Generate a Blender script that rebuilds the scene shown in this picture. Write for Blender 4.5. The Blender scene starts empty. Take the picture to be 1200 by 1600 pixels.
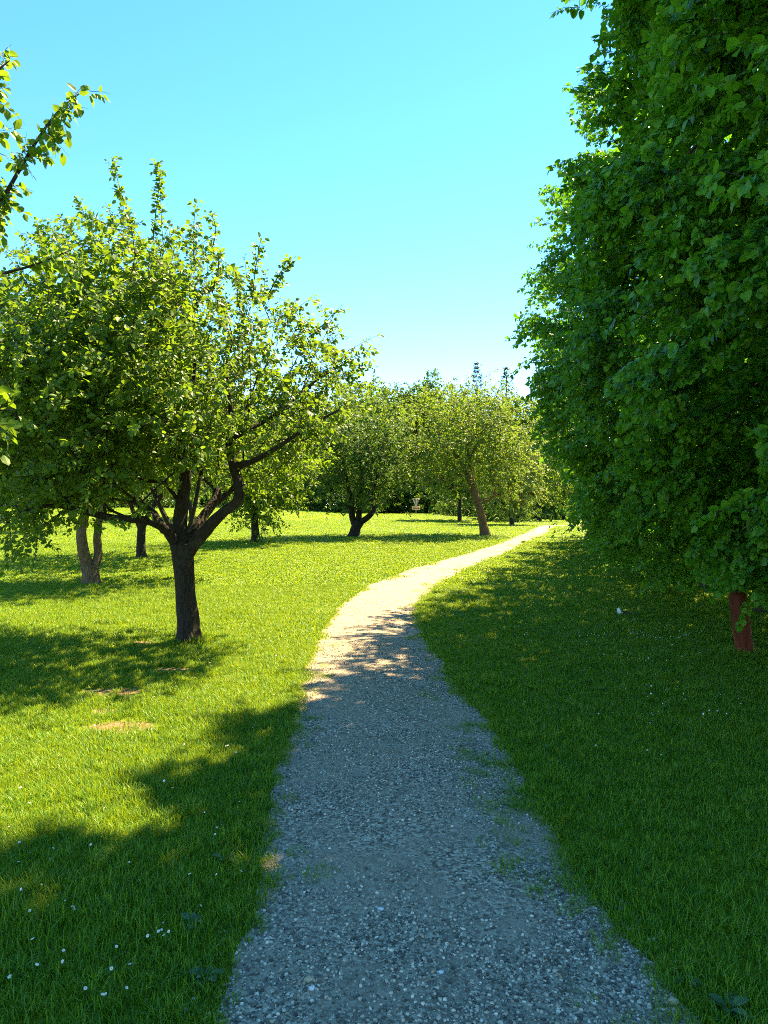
import bpy, math, random
import numpy as np
from mathutils import Vector, Matrix, noise as mnoise

# ------------------------------------------------------------------ camera, sky, sun, exposure
sc = bpy.context.scene
COL = sc.collection
EYE, FPX, HOR = 1.6, 1200.0, 790.0          # eye height, focal length in photo pixels, horizon row

cam_d = bpy.data.cameras.new("camera"); cam = bpy.data.objects.new("camera", cam_d); COL.objects.link(cam)
cam_d.sensor_fit = 'VERTICAL'; cam_d.sensor_height = 24.0; cam_d.lens = 24.0 * FPX / 1600.0
cam_d.clip_start = 0.05; cam_d.clip_end = 3000.0
cam.location = (0, 0, EYE)
cam.rotation_euler = (math.radians(90) - math.atan((800 - HOR) / FPX), 0, 0)
sc.camera = cam

SUN_EL = math.radians(56.0)
SUN_AZ = math.atan2(0.70, 0.71)              # from +Y towards +X: ahead and to the right
SUN_DIR = Vector((math.sin(SUN_AZ) * math.cos(SUN_EL), math.cos(SUN_AZ) * math.cos(SUN_EL), math.sin(SUN_EL)))
w = bpy.data.worlds.new("World"); sc.world = w; w.use_nodes = True
nt = w.node_tree; bg = nt.nodes["Background"]
sky = nt.nodes.new("ShaderNodeTexSky"); sky.sky_type = 'NISHITA'; sky.sun_disc = False
sky.sun_elevation = SUN_EL; sky.sun_rotation = SUN_AZ
sky.altitude = 2500.0; sky.air_density = 1.0; sky.dust_density = 0.1; sky.ozone_density = 0.6
hs_ = nt.nodes.new("ShaderNodeHueSaturation"); hs_.inputs["Saturation"].default_value = 1.28; hs_.inputs["Hue"].default_value = 0.490
nt.links.new(sky.outputs[0], hs_.inputs["Color"]); nt.links.new(hs_.outputs[0], bg.inputs[0]); bg.inputs[1].default_value = 0.067
sun_d = bpy.data.lights.new("sun", 'SUN'); sun_d.energy = 3.8; sun_d.angle = math.radians(0.53); sun_d.color = (1.0, 0.79, 0.45)
sun = bpy.data.objects.new("sun", sun_d); COL.objects.link(sun)
sun.rotation_euler = SUN_DIR.to_track_quat('Z', 'Y').to_euler()

vs = sc.view_settings
vs.view_transform = 'Standard'; vs.look = 'None'; vs.exposure = 2.85; vs.gamma = 1.0; vs.use_curve_mapping = False
cy = sc.cycles
cy.use_denoising = False; cy.denoiser = 'OPENIMAGEDENOISE'; cy.denoising_input_passes = 'RGB_ALBEDO_NORMAL'
cy.filter_width = 0.95; cy.denoising_prefilter = 'ACCURATE'
cy.max_bounces = 7; cy.diffuse_bounces = 3; cy.glossy_bounces = 2; cy.transmission_bounces = 4; cy.transparent_max_bounces = 4
cy.use_adaptive_sampling = True; cy.adaptive_threshold = 0.01; cy.caustics_reflective = False; cy.caustics_refractive = False

RNG = np.random.default_rng(7)
random.seed(7)

# ------------------------------------------------------------------ helpers
def S(a, b, x):
    t = np.clip((np.asarray(x, float) - a) / (b - a), 0, 1); return t * t * (3 - 2 * t)
def zg(x, y):
    """height of the ground: flat by the camera, a gentle rise ahead, more of it on the left"""
    x = np.asarray(x, float); y = np.asarray(y, float)
    u = S(16, 2, x)
    base = 0.42 * S(12, 32, y) + u * 0.42 * S(32, 68, y) - 0.10 * (1 - u) * S(32, 55, y)
    und = 0.035 * np.sin(x * 0.55 + 1.3) * np.sin(y * 0.42 + 0.4) * S(6, 16, y)
    base = base + 0.5 * S(1, -11, x) * S(30, 62, y)
    return base + und
def P(px, py, d):
    """point at depth d that lies on the line of sight through a photo pixel"""
    return np.array([(px - 600) / FPX * d, d, EYE - (py - HOR) / FPX * d])
def G(px, py):
    """point of the ground on the line of sight through a photo pixel"""
    d = EYE * FPX / (py - HOR)
    for _ in range(60):
        d = 0.6 * d + 0.4 * (EYE - float(zg((px - 600) / FPX * d, d))) * FPX / (py - HOR)
    x = (px - 600) / FPX * d
    return np.array([x, d, float(zg(x, d))])
def nrm(v):
    return v / np.maximum(np.linalg.norm(v, axis=-1, keepdims=True), 1e-9)

def tag(o, label=None, cat=None, group=None, kind=None):
    if label: o["label"] = label
    if cat: o["category"] = cat
    if group: o["group"] = group
    if kind: o["kind"] = kind
    return o
def empty(name, loc, label, cat, group=None):
    o = bpy.data.objects.new(name, None); COL.objects.link(o); o.location = loc; o.empty_display_size = 0.2
    return tag(o, label, cat, group)
def link(name, me, parent=None, mat=None):
    o = bpy.data.objects.new(name, me); COL.objects.link(o)
    if parent is not None: o.parent = parent
    if mat is not None and not me.materials: me.materials.append(mat)
    return o
def mesh_np(name, V, F, smooth=True):
    """mesh from a vertex array and ONE face array (all triangles or all quads), or a list of such arrays"""
    me = bpy.data.meshes.new(name)
    Fs = F if isinstance(F, list) else [F]
    Fs = [np.asarray(f, np.int32) for f in Fs if len(f)]
    V = np.asarray(V, np.float32)
    me.vertices.add(len(V)); me.vertices.foreach_set("co", V.ravel())
    nl = sum(f.size for f in Fs); npoly = sum(len(f) for f in Fs)
    me.loops.add(nl); me.polygons.add(npoly)
    me.loops.foreach_set("vertex_index", np.concatenate([f.ravel() for f in Fs]))
    tot = np.concatenate([np.full(len(f), f.shape[1], np.int32) for f in Fs])
    st = np.concatenate([[0], np.cumsum(tot)[:-1]]).astype(np.int32)
    me.polygons.foreach_set("loop_start", st); me.polygons.foreach_set("loop_total", tot)
    me.polygons.foreach_set("use_smooth", np.full(npoly, smooth, bool))
    me.update(calc_edges=True)
    return me

class MB:
    """collects tubes and loose faces, builds one mesh"""
    def __init__(s): s.V = []; s.Q = []; s.T = []; s.n = 0
    def add(s, V, Q=None, T=None):
        V = np.asarray(V, float); s.V.append(V)
        if Q is not None and len(Q): s.Q.append(np.asarray(Q) + s.n)
        if T is not None and len(T): s.T.append(np.asarray(T) + s.n)
        s.n += len(V)
    def tube(s, pts, rad, sides=6, rough=0.0, rs=0, cap=True):
        pts = np.asarray(pts, float); rad = np.asarray(rad, float); n = len(pts)
        if n < 2: return
        tan = nrm(np.gradient(pts, axis=0))
        ref = np.array([1.0, 0, 0]) if abs(tan[0][0]) < 0.8 else np.array([0, 1.0, 0])
        U = np.cross(ref, tan[0]); U /= np.linalg.norm(U); us = [U]
        for i in range(1, n):
            U = U - tan[i] * np.dot(U, tan[i]); U = U / max(np.linalg.norm(U), 1e-9); us.append(U)
        us = np.array(us); vs_ = np.cross(tan, us)
        a = np.arange(sides) * 2 * math.pi / sides
        R = rad[:, None] * np.ones(sides)[None]
        if rough > 0:
            for i in range(n):
                for k in range(sides):
                    c = pts[i] + (us[i] * math.cos(a[k]) + vs_[i] * math.sin(a[k])) * rad[i]
                    q = Vector((c[0] * 9 + rs, c[1] * 9, c[2] * 3.2)); q2 = Vector((c[0] * 28 + rs, c[1] * 28, c[2] * 9))
                    R[i, k] *= 1 + rough * (mnoise.noise(q) + 0.5 * mnoise.noise(q2))
        V = pts[:, None] + (us[:, None] * np.cos(a)[None, :, None] + vs_[:, None] * np.sin(a)[None, :, None]) * R[:, :, None]
        V = V.reshape(-1, 3)
        i = np.arange(n - 1)[:, None] * sides; k = np.arange(sides)[None]; k2 = (k + 1) % sides
        Q = np.stack([i + k, i + k2, i + sides + k2, i + sides + k], -1).reshape(-1, 4)
        T = []
        if cap:
            V = np.vstack([V, pts[0], pts[-1]]); b = n * sides
            kk = np.arange(sides); T = np.concatenate([np.stack([(kk + 1) % sides, kk, np.full(sides, b)], -1),
                                                       np.stack([kk + (n - 1) * sides, (kk + 1) % sides + (n - 1) * sides, np.full(sides, b + 1)], -1)])
        s.add(V, Q, T)
    def build(s, name, mat, parent=None, origin=(0, 0, 0), smooth=True, kind=None, oname=None):
        V = np.concatenate(s.V) - np.asarray(origin, float)
        F = ([np.concatenate(s.Q)] if s.Q else []) + ([np.concatenate(s.T)] if s.T else [])
        o = link(oname or name, mesh_np(name, V, F, smooth), parent, mat)
        if kind: o["kind"] = kind
        return o

def curve_pts(pts, n):
    """Catmull-Rom through a few points"""
    p = np.asarray(pts, float); p = np.vstack([2 * p[0] - p[1], p, 2 * p[-1] - p[-2]])
    out = []
    m = len(p) - 3
    for t in np.linspace(0, m - 1e-6, n):
        i = int(t); f = t - i; a, b, c, d = p[i:i + 4]
        out.append(0.5 * ((2 * b) + (-a + c) * f + (2 * a - 5 * b + 4 * c - d) * f * f + (-a + 3 * b - 3 * c + d) * f ** 3))
    return np.array(out)

# ------------------------------------------------------------------ materials
def new_mat(name):
    m = bpy.data.materials.new(name); m.use_nodes = True
    t = m.node_tree; t.nodes.clear(); out = t.nodes.new("ShaderNodeOutputMaterial")
    return m, t, out
def N(t, typ, **kw):
    n = t.nodes.new(typ)
    for k, v in kw.items():
        if k in n.inputs.keys(): n.inputs[k].default_value = v
        else: setattr(n, k, v)
    return n
def ramp(t, stops, interp='LINEAR'):
    n = t.nodes.new("ShaderNodeValToRGB"); cr = n.color_ramp; cr.interpolation = interp
    while len(cr.elements) < len(stops): cr.elements.new(0.5)
    for e, (p, c) in zip(cr.elements, stops): e.position = p; e.color = (*c, 1)
    return n
def noise_tex(t, scale, detail=3, rough=0.55, coord=None):
    n = N(t, "ShaderNodeTexNoise", Scale=scale, Detail=detail, Roughness=rough)
    if coord is not None: t.links.new(coord, n.inputs["Vector"])
    return n
def mixc(t, fac, a, b, blend='MIX'):
    n = t.nodes.new("ShaderNodeMix"); n.data_type = 'RGBA'; n.blend_type = blend
    for sock, v in ((n.inputs[0], fac), (n.inputs[6], a), (n.inputs[7], b)):
        if hasattr(v, "is_output"): t.links.new(v, sock)
        elif isinstance(v, (int, float)): sock.default_value = v
        else: sock.default_value = (*v, 1)
    return n.outputs[2]

def leaf_mat(name, cols, trans, tfac=0.42, rough=0.42, spec=0.35, patch=0.35):
    """leaf: a rough glossy upper side plus light coming through; colour differs from leaf to leaf and bough to bough"""
    m, t, out = new_mat(name)
    g = t.nodes.new("ShaderNodeNewGeometry"); oi = t.nodes.new("ShaderNodeObjectInfo")
    add = N(t, "ShaderNodeMath", operation='ADD'); t.links.new(g.outputs["Random Per Island"], add.inputs[0]); t.links.new(oi.outputs["Random"], add.inputs[1])
    fr = N(t, "ShaderNodeMath", operation='FRACT'); t.links.new(add.outputs[0], fr.inputs[0])
    nz = noise_tex(t, 0.9, 2, 0.5, g.outputs["Position"])
    mx = N(t, "ShaderNodeMix"); mx.inputs[0].default_value = patch
    t.links.new(fr.outputs[0], mx.inputs[2]); t.links.new(nz.outputs[0], mx.inputs[3])
    r = ramp(t, [(0.12, cols[0]), (0.5, cols[1]), (0.88, cols[2])]); t.links.new(mx.outputs[0], r.inputs[0])
    tint = mixc(t, 0.5, r.outputs[0], trans)
    p = N(t, "ShaderNodeBsdfPrincipled", Roughness=rough); p.inputs["Specular IOR Level"].default_value = spec
    t.links.new(r.outputs[0], p.inputs["Base Color"])
    tr = t.nodes.new("ShaderNodeBsdfTranslucent"); t.links.new(tint, tr.inputs[0])
    mix = N(t, "ShaderNodeMixShader"); mix.inputs[0].default_value = tfac
    t.links.new(p.outputs[0], mix.inputs[1]); t.links.new(tr.outputs[0], mix.inputs[2]); t.links.new(mix.outputs[0], out.inputs[0])
    return m

def bark_mat(name, dark, light, lichen=(0.16, 0.17, 0.10), lich=0.25):
    m, t, out = new_mat(name)
    tc = t.nodes.new("ShaderNodeTexCoord"); mp = N(t, "ShaderNodeMapping"); mp.inputs["Scale"].default_value = (1, 1, 0.32)
    t.links.new(tc.outputs["Object"], mp.inputs[0])
    n1 = noise_tex(t, 38, 5, 0.65, mp.outputs[0]); n2 = noise_tex(t, 5, 3, 0.6, tc.outputs["Object"])
    v = N(t, "ShaderNodeTexVoronoi", Scale=30.0, feature='DISTANCE_TO_EDGE'); t.links.new(mp.outputs[0], v.inputs["Vector"])
    r = ramp(t, [(0.3, dark), (0.7, light)]); t.links.new(n1.outputs[0], r.inputs[0])
    lr = ramp(t, [(0.55, (0, 0, 0)), (0.7, (lich,) * 3)]); t.links.new(n2.outputs[0], lr.inputs[0])
    c = mixc(t, lr.outputs[0], r.outputs[0], lichen)
    p = N(t, "ShaderNodeBsdfPrincipled", Roughness=0.9); t.links.new(c, p.inputs["Base Color"]); p.inputs["Specular IOR Level"].default_value = 0.2
    am = N(t, "ShaderNodeMath", operation='ADD'); t.links.new(n1.outputs[0], am.inputs[0]); t.links.new(v.outputs["Distance"], am.inputs[1])
    b = N(t, "ShaderNodeBump", Strength=0.9, Distance=0.03); t.links.new(am.outputs[0], b.inputs["Height"]); t.links.new(b.outputs[0], p.inputs["Normal"])
    t.links.new(p.outputs[0], out.inputs[0])
    return m

M = {}
M['apple_leaf'] = leaf_mat("apple_leaf", [(0.034, 0.092, 0.010), (0.068, 0.150, 0.012), (0.115, 0.20, 0.020)], (0.32, 0.46, 0.010), 0.50, 0.45, 0.3)
M['lime_leaf'] = leaf_mat("lime_leaf", [(0.034, 0.135, 0.007), (0.068, 0.23, 0.010), (0.125, 0.31, 0.016)], (0.22, 0.50, 0.010), 0.40, 0.45, 0.25)
M['wood_leaf'] = leaf_mat("wood_leaf", [(0.046, 0.105, 0.012), (0.085, 0.165, 0.016), (0.135, 0.21, 0.022)], (0.32, 0.42, 0.015), 0.45, 0.5, 0.25)
M['pale_leaf'] = leaf_mat("pale_leaf", [(0.09, 0.14, 0.025), (0.13, 0.19, 0.035), (0.18, 0.235, 0.055)], (0.33, 0.40, 0.03), 0.42, 0.5, 0.25)
M['dark_leaf'] = leaf_mat("dark_leaf", [(0.024, 0.075, 0.010), (0.045, 0.115, 0.013), (0.08, 0.15, 0.016)], (0.18, 0.28, 0.012), 0.38, 0.5, 0.25)
M['needle'] = leaf_mat("needle", [(0.02, 0.045, 0.015), (0.035, 0.065, 0.02), (0.05, 0.085, 0.025)], (0.06, 0.09, 0.02), 0.15)
M['weed_leaf'] = leaf_mat("weed_leaf", [(0.03, 0.09, 0.025), (0.05, 0.12, 0.035), (0.08, 0.15, 0.05)], (0.12, 0.22, 0.02), 0.3)
M['bark'] = bark_mat("apple_bark", (0.012, 0.010, 0.008), (0.050, 0.039, 0.028), (0.09, 0.10, 0.055), 0.2)
M['bark_pale'] = bark_mat("weathered_bark", (0.075, 0.046, 0.024), (0.24, 0.155, 0.085), (0.18, 0.14, 0.08), 0.25)
M['bark_dark'] = bark_mat("lime_bark", (0.03, 0.024, 0.018), (0.09, 0.075, 0.055))

def grass_mat():
    m, t, out = new_mat("grass_blade")
    g = t.nodes.new("ShaderNodeNewGeometry"); oi = t.nodes.new("ShaderNodeObjectInfo")
    n1 = noise_tex(t, 0.8, 5, 0.7, g.outputs["Position"]); n2 = noise_tex(t, 6.0, 2, 0.5, g.outputs["Position"])
    a = N(t, "ShaderNodeMath", operation='ADD'); t.links.new(n1.outputs[0], a.inputs[0]); t.links.new(n2.outputs[0], a.inputs[1])
    a2 = N(t, "ShaderNodeMath", operation='MULTIPLY_ADD'); t.links.new(g.outputs["Random Per Island"], a2.inputs[0]); a2.inputs[1].default_value = 0.5; t.links.new(a.outputs[0], a2.inputs[2])
    mr = N(t, "ShaderNodeMapRange"); mr.inputs["From Min"].default_value = 0.6; mr.inputs["From Max"].default_value = 1.9; t.links.new(a2.outputs[0], mr.inputs[0])
    r = ramp(t, [(0.0, (0.044, 0.145, 0.007)), (0.45, (0.102, 0.235, 0.009)), (0.8, (0.172, 0.28, 0.015)), (1.0, (0.28, 0.27, 0.06))]); t.links.new(mr.outputs[0], r.inputs[0])
    p = N(t, "ShaderNodeBsdfPrincipled", Roughness=0.45); p.inputs["Specular IOR Level"].default_value = 0.3; t.links.new(r.outputs[0], p.inputs["Base Color"])
    tr = t.nodes.new("ShaderNodeBsdfTranslucent"); t.links.new(mixc(t, 0.5, r.outputs[0], (0.47, 0.52, 0.008)), tr.inputs[0])
    mix = N(t, "ShaderNodeMixShader"); mix.inputs[0].default_value = 0.42
    t.links.new(p.outputs[0], mix.inputs[1]); t.links.new(tr.outputs[0], mix.inputs[2]); t.links.new(mix.outputs[0], out.inputs[0])
    return m
M['grass'] = grass_mat()

# ------------------------------------------------------------------ the gravel path's edges (photo pixels -> ground)
EL = [(300, 1780), (340, 1600), (382, 1450), (415, 1290), (440, 1180), (462, 1100), (474, 1055), (494, 1005), (528, 950), (572, 917), (640, 890), (720, 868), (790, 846), (828, 829), (846, 821)]
ER = [(1270, 1780), (1085, 1600), (985, 1490), (905, 1370), (838, 1250), (775, 1150), (706, 1060), (668, 1005), (650, 965), (656, 937), (694, 907), (744, 882), (806, 857), (850, 836), (868, 822)]
EL = np.array([G(*p)[:2] for p in EL]); ER = np.array([G(*p)[:2] for p in ER])
EL = np.vstack([[EL[0] + (EL[0] - EL[1]) / np.linalg.norm(EL[0] - EL[1]) * 8], EL, [[16.5, EL[-1][1] + 5], [40, EL[-1][1] + 9]]])
ER = np.vstack([[ER[0] + (ER[0] - ER[1]) / np.linalg.norm(ER[0] - ER[1]) * 8], ER, [[17.0, ER[-1][1] + 2.5], [40, ER[-1][1] + 6.5]]])
def wob(y, ph):
    return 0.016 * np.sin(y * 2.3 + ph) + 0.012 * np.sin(y * 6.1 + 2 * ph) + 0.010 * np.sin(y * 17 + 3 * ph)
def xl(y): return np.interp(y, EL[:, 1], EL[:, 0]) + wob(y, 0.7)
def xr(y): return np.interp(y, ER[:, 1], ER[:, 0]) + wob(y, 2.1)
def path_in(x, y):
    """distance inside the path (positive) or outside it (negative)"""
    return np.minimum(x - xl(y), xr(y) - x)

BARE = [(*G(268, 1047)[:2], 0.26, 0.13), (*G(178, 1082)[:2], 0.30, 0.20), (*G(160, 1112)[:2], 0.13, 0.10), (*G(190, 1136)[:2], 0.27, 0.16), (*G(215, 1005)[:2], .25, .12)]
def bare_at(x, y):
    b = np.zeros_like(x)
    for bx, by, rx, ry in BARE:
        q = ((x - bx) / rx) ** 2 + ((y - by) / ry) ** 2
        b = np.maximum(b, np.clip(1.5 - q, 0, 1))
    return b

def lawn_mat():
    m, t, out = new_mat("lawn")
    g = t.nodes.new("ShaderNodeNewGeometry"); pos = g.outputs["Position"]
    n1 = noise_tex(t, 0.35, 3, 0.6, pos); n2 = noise_tex(t, 3.0, 5, 0.7, pos); n3 = noise_tex(t, 22, 4, 0.7, pos); n4 = noise_tex(t, 120, 2, 0.7, pos)
    a = N(t, "ShaderNodeMath", operation='ADD'); t.links.new(n2.outputs[0], a.inputs[0]); t.links.new(n3.outputs[0], a.inputs[1])
    b = N(t, "ShaderNodeMath", operation='ADD'); t.links.new(a.outputs[0], b.inputs[0]); t.links.new(n1.outputs[0], b.inputs[1])
    mr = N(t, "ShaderNodeMapRange"); mr.inputs["From Min"].default_value = 1.05; mr.inputs["From Max"].default_value = 1.95; t.links.new(b.outputs[0], mr.inputs[0])
    r = ramp(t, [(0.0, (0.06, 0.11, 0.010)), (0.4, (0.14, 0.21, 0.012)), (0.75, (0.21, 0.27, 0.018)), (1.0, (0.28, 0.28, 0.05))]); t.links.new(mr.outputs[0], r.inputs[0])
    col = r.outputs[0]
    soilr = ramp(t, [(0.3, (0.13, 0.085, 0.04)), (0.7, (0.40, 0.27, 0.14))]); t.links.new(n3.outputs[0], soilr.inputs[0])
    sep = N(t, "ShaderNodeSeparateXYZ"); t.links.new(pos, sep.inputs[0])
    for bx, by, rx, ry in BARE:                                  # worn earth under the apple tree
        mp = N(t, "ShaderNodeMapping"); mp.vector_type = 'POINT'
        mp.inputs["Location"].default_value = (-bx / rx, -by / ry, 0); mp.inputs["Scale"].default_value = (1 / rx, 1 / ry, 0)
        t.links.new(pos, mp.inputs[0])
        ln = N(t, "ShaderNodeVectorMath", operation='LENGTH'); t.links.new(mp.outputs[0], ln.inputs[0])
        ad = N(t, "ShaderNodeMath", operation='MULTIPLY_ADD'); t.links.new(n2.outputs[0], ad.inputs[0]); ad.inputs[1].default_value = 1.2; t.links.new(ln.outputs["Value"], ad.inputs[2])
        rr = ramp(t, [(0.55, (1, 1, 1)), (0.85, (0, 0, 0))])
        sc_ = N(t, "ShaderNodeMath", operation='MULTIPLY'); t.links.new(ad.outputs[0], sc_.inputs[0]); sc_.inputs[1].default_value = 0.5; t.links.new(sc_.outputs[0], rr.inputs[0])
        col = mixc(t, rr.outputs[0], col, soilr.outputs[0])
    p = N(t, "ShaderNodeBsdfPrincipled", Roughness=0.9); p.inputs["Specular IOR Level"].default_value = 0.1; t.links.new(col, p.inputs["Base Color"])
    h = N(t, "ShaderNodeMath", operation='MULTIPLY_ADD'); t.links.new(n4.outputs[0], h.inputs[0]); h.inputs[1].default_value = 0.5; t.links.new(a.outputs[0], h.inputs[2])
    bp = N(t, "ShaderNodeBump", Strength=0.8, Distance=0.06); t.links.new(h.outputs[0], bp.inputs["Height"]); t.links.new(bp.outputs[0], p.inputs["Normal"])
    t.links.new(p.outputs[0], out.inputs[0])
    return m
M['lawn'] = lawn_mat()

def path_mat():
    m, t, out = new_mat("gravel_path")
    g = t.nodes.new("ShaderNodeNewGeometry"); pos = g.outputs["Position"]
    n1 = noise_tex(t, 1.7, 4, 0.6, pos); n2 = noise_tex(t, 45, 4, 0.75, pos); n3 = noise_tex(t, 220, 2, 0.6, pos)
    v = N(t, "ShaderNodeTexVoronoi", Scale=70.0); v.inputs["Randomness"].default_value = 1.0; t.links.new(pos, v.inputs["Vector"])
    stone = ramp(t, [(0.0, (0.106, 0.089, 0.064)), (0.35, (0.264, 0.219, 0.156)), (0.7, (0.437, 0.359, 0.251)), (1.0, (0.661, 0.549, 0.392))])
    sep = N(t, "ShaderNodeSeparateColor"); t.links.new(v.outputs["Color"], sep.inputs[0]); t.links.new(sep.outputs[0], stone.inputs[0])
    sand = ramp(t, [(0.25, (0.290, 0.231, 0.156)), (0.75, (0.437, 0.352, 0.237))]); t.links.new(n2.outputs[0], sand.inputs[0])
    f = ramp(t, [(0.42, (0.330, 0.289, 0.228)), (0.58, (1.123, 0.982, 0.775))]); t.links.new(n1.outputs[0], f.inputs[0])
    c = mixc(t, f.outputs[0], sand.outputs[0], stone.outputs[0])
    p = N(t, "ShaderNodeBsdfPrincipled", Roughness=0.9); p.inputs["Specular IOR Level"].default_value = 0.15; t.links.new(c, p.inputs["Base Color"])
    h = N(t, "ShaderNodeMath", operation='MULTIPLY'); t.links.new(v.outputs["Distance"], h.inputs[0]); h.inputs[1].default_value = -1.0
    h2 = N(t, "ShaderNodeMath", operation='ADD'); t.links.new(h.outputs[0], h2.inputs[0]); t.links.new(n3.outputs[0], h2.inputs[1])
    bp = N(t, "ShaderNodeBump", Strength=0.8, Distance=0.012); t.links.new(h2.outputs[0], bp.inputs["Height"]); t.links.new(bp.outputs[0], p.inputs["Normal"])
    t.links.new(p.outputs[0], out.inputs[0])
    return m
M['path'] = path_mat()

# ------------------------------------------------------------------ ground sheet and path sheet
def axis_steps(lims):
    a = []
    for lo, hi, st in lims: a += list(np.arange(lo, hi, st))
    return np.array(sorted(set(np.round(a, 4))))
gx = axis_steps([(-600, -60, 60), (-60, -14, 2.5), (-14, 20, 0.4), (20, 60, 2.5), (60, 601, 60)])
gy = axis_steps([(-400, -20, 60), (-20, 0, 2), (0, 90, 0.6), (90, 160, 5), (160, 900, 60)])
XX, YY = np.meshgrid(gx, gy, indexing='ij')
V = np.stack([XX, YY, zg(XX, YY)], -1).reshape(-1, 3)
ni, nj = len(gx), len(gy)
ii, jj = np.meshgrid(np.arange(ni - 1), np.arange(nj - 1), indexing='ij'); b0 = (ii * nj + jj).ravel()
lawn = link("lawn", mesh_np("lawn", V, np.stack([b0, b0 + nj, b0 + nj + 1, b0 + 1], -1)), None, M['lawn'])
tag(lawn, "mown green lawn rising gently to the trees", "lawn", kind="structure")

ys = np.concatenate([np.arange(-5, 10, 0.06), np.arange(10, 30, 0.2), np.arange(30, EL[-1, 1], 0.5)])
us = np.linspace(0, 1, 15)
L_, R_ = xl(ys), xr(ys)
PX = L_[:, None] * (1 - us) + R_[:, None] * us; PY = ys[:, None] * np.ones(len(us))
crown_ = 0.012 * (1 - (2 * us - 1) ** 2)
PZ = zg(PX, PY) + 0.006 + crown_[None]
V = np.stack([PX, PY, PZ], -1).reshape(-1, 3); nj = len(us)
ii, jj = np.meshgrid(np.arange(len(ys) - 1), np.arange(nj - 1), indexing='ij'); b0 = (ii * nj + jj).ravel()
path = link("gravel_path", mesh_np("gravel_path", V, np.stack([b0, b0 + 1, b0 + nj + 1, b0 + nj], -1)), None, M['path'])
tag(path, "grey gravel footpath bending right between lawns", "path", kind="structure")

# ------------------------------------------------------------------ scattering helper (geometry nodes) for grass and gravel
def scatter(name, pts, rot, scl, idx, coll, label, cat):
    me = bpy.data.meshes.new(name); me.vertices.add(len(pts)); me.vertices.foreach_set("co", np.asarray(pts, np.float32).ravel())
    for nm, arr in (("rot", rot), ("scl", scl)):
        a = me.attributes.new(nm, 'FLOAT_VECTOR', 'POINT'); a.data.foreach_set("vector", np.asarray(arr, np.float32).ravel())
    a = me.attributes.new("idx", 'INT', 'POINT'); a.data.foreach_set("value", np.asarray(idx, np.int32))
    o = link(name, me); tag(o, label, cat, kind="stuff")
    ng = bpy.data.node_groups.new(name, 'GeometryNodeTree')
    ng.interface.new_socket("Geometry", in_out='INPUT', socket_type='NodeSocketGeometry')
    ng.interface.new_socket("Geometry", in_out='OUTPUT', socket_type='NodeSocketGeometry')
    gi = ng.nodes.new("NodeGroupInput"); go = ng.nodes.new("NodeGroupOutput")
    ip = ng.nodes.new("GeometryNodeInstanceOnPoints"); ci = ng.nodes.new("GeometryNodeCollectionInfo")
    ci.inputs[0].default_value = coll; ci.inputs[1].default_value = True; ci.inputs[2].default_value = True
    def na(nm, ty):
        n = ng.nodes.new("GeometryNodeInputNamedAttribute"); n.data_type = ty; n.inputs[0].default_value = nm; return n.outputs[0]
    e = ng.nodes.new("FunctionNodeEulerToRotation")
    ng.links.new(gi.outputs[0], ip.inputs["Points"]); ng.links.new(ci.outputs[0], ip.inputs["Instance"])
    ip.inputs["Pick Instance"].default_value = True
    ng.links.new(na("idx", 'INT'), ip.inputs["Instance Index"])
    ng.links.new(na("rot", 'FLOAT_VECTOR'), e.inputs[0]); ng.links.new(e.outputs[0], ip.inputs["Rotation"])
    ng.links.new(na("scl", 'FLOAT_VECTOR'), ip.inputs["Scale"])
    ng.links.new(ip.outputs[0], go.inputs[0])
    md = o.modifiers.new("scatter", 'NODES'); md.node_group = ng
    return o

# grass tufts: each a small mesh of bent, tapered blades
def tuft(name, n, rad, h0, h1, wid, rng, bend=0.6):
    a = rng.uniform(0, 2 * math.pi, n); r = rad * np.sqrt(rng.uniform(0, 1, n))
    base = np.stack([np.cos(a) * r, np.sin(a) * r, np.zeros(n) - 0.004], -1)
    h = rng.uniform(h0, h1, n); az = rng.uniform(0, 2 * math.pi, n); bd = rng.uniform(0.1, 1, n) * bend
    out = np.stack([np.cos(az), np.sin(az), np.zeros(n)], -1); side = np.stack([-np.sin(az), np.cos(az), np.zeros(n)], -1)
    w0 = wid * rng.uniform(0.7, 1.3, n)
    rows = []
    for t, ww in ((0, 1.0), (0.4, 0.9), (0.75, 0.6)):
        c = base + out * (bd * h * t * t)[:, None] + np.array([0, 0, 1.0]) * (h * (t - 0.28 * bd * t * t))[:, None]
        rows += [c - side * (w0 * ww / 2)[:, None], c + side * (w0 * ww / 2)[:, None]]
    tip = base + out * (bd * h)[:, None] + np.array([0, 0, 1.0]) * (h * (1 - 0.28 * bd))[:, None]
    V = np.stack(rows + [tip], 1).reshape(-1, 3); b = np.arange(n)[:, None] * 7
    Q = np.concatenate([b + np.array([[0, 1, 3, 2]]), b + np.array([[2, 3, 5, 4]])]); T = b + np.array([[4, 5, 6]])
    me = mesh_np(name, V, [Q, T]); me.materials.append(M['grass'])
    return bpy.data.objects.new(name, me)
gcol = bpy.data.collections.new("grass_tufts")
for k in range(4): gcol.objects.link(tuft("a_tuft_%d" % k, 46, 0.060, 0.022, 0.058, 0.0034, RNG))
for k in range(2): gcol.objects.link(tuft("b_tuft_%d" % k, 34, 0.065, 0.04, 0.088, 0.0038, RNG, 0.9))
for k in range(2): gcol.objects.link(tuft("c_tuft_%d" % k, 30, 0.085, 0.02, 0.05, 0.009, RNG))

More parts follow.
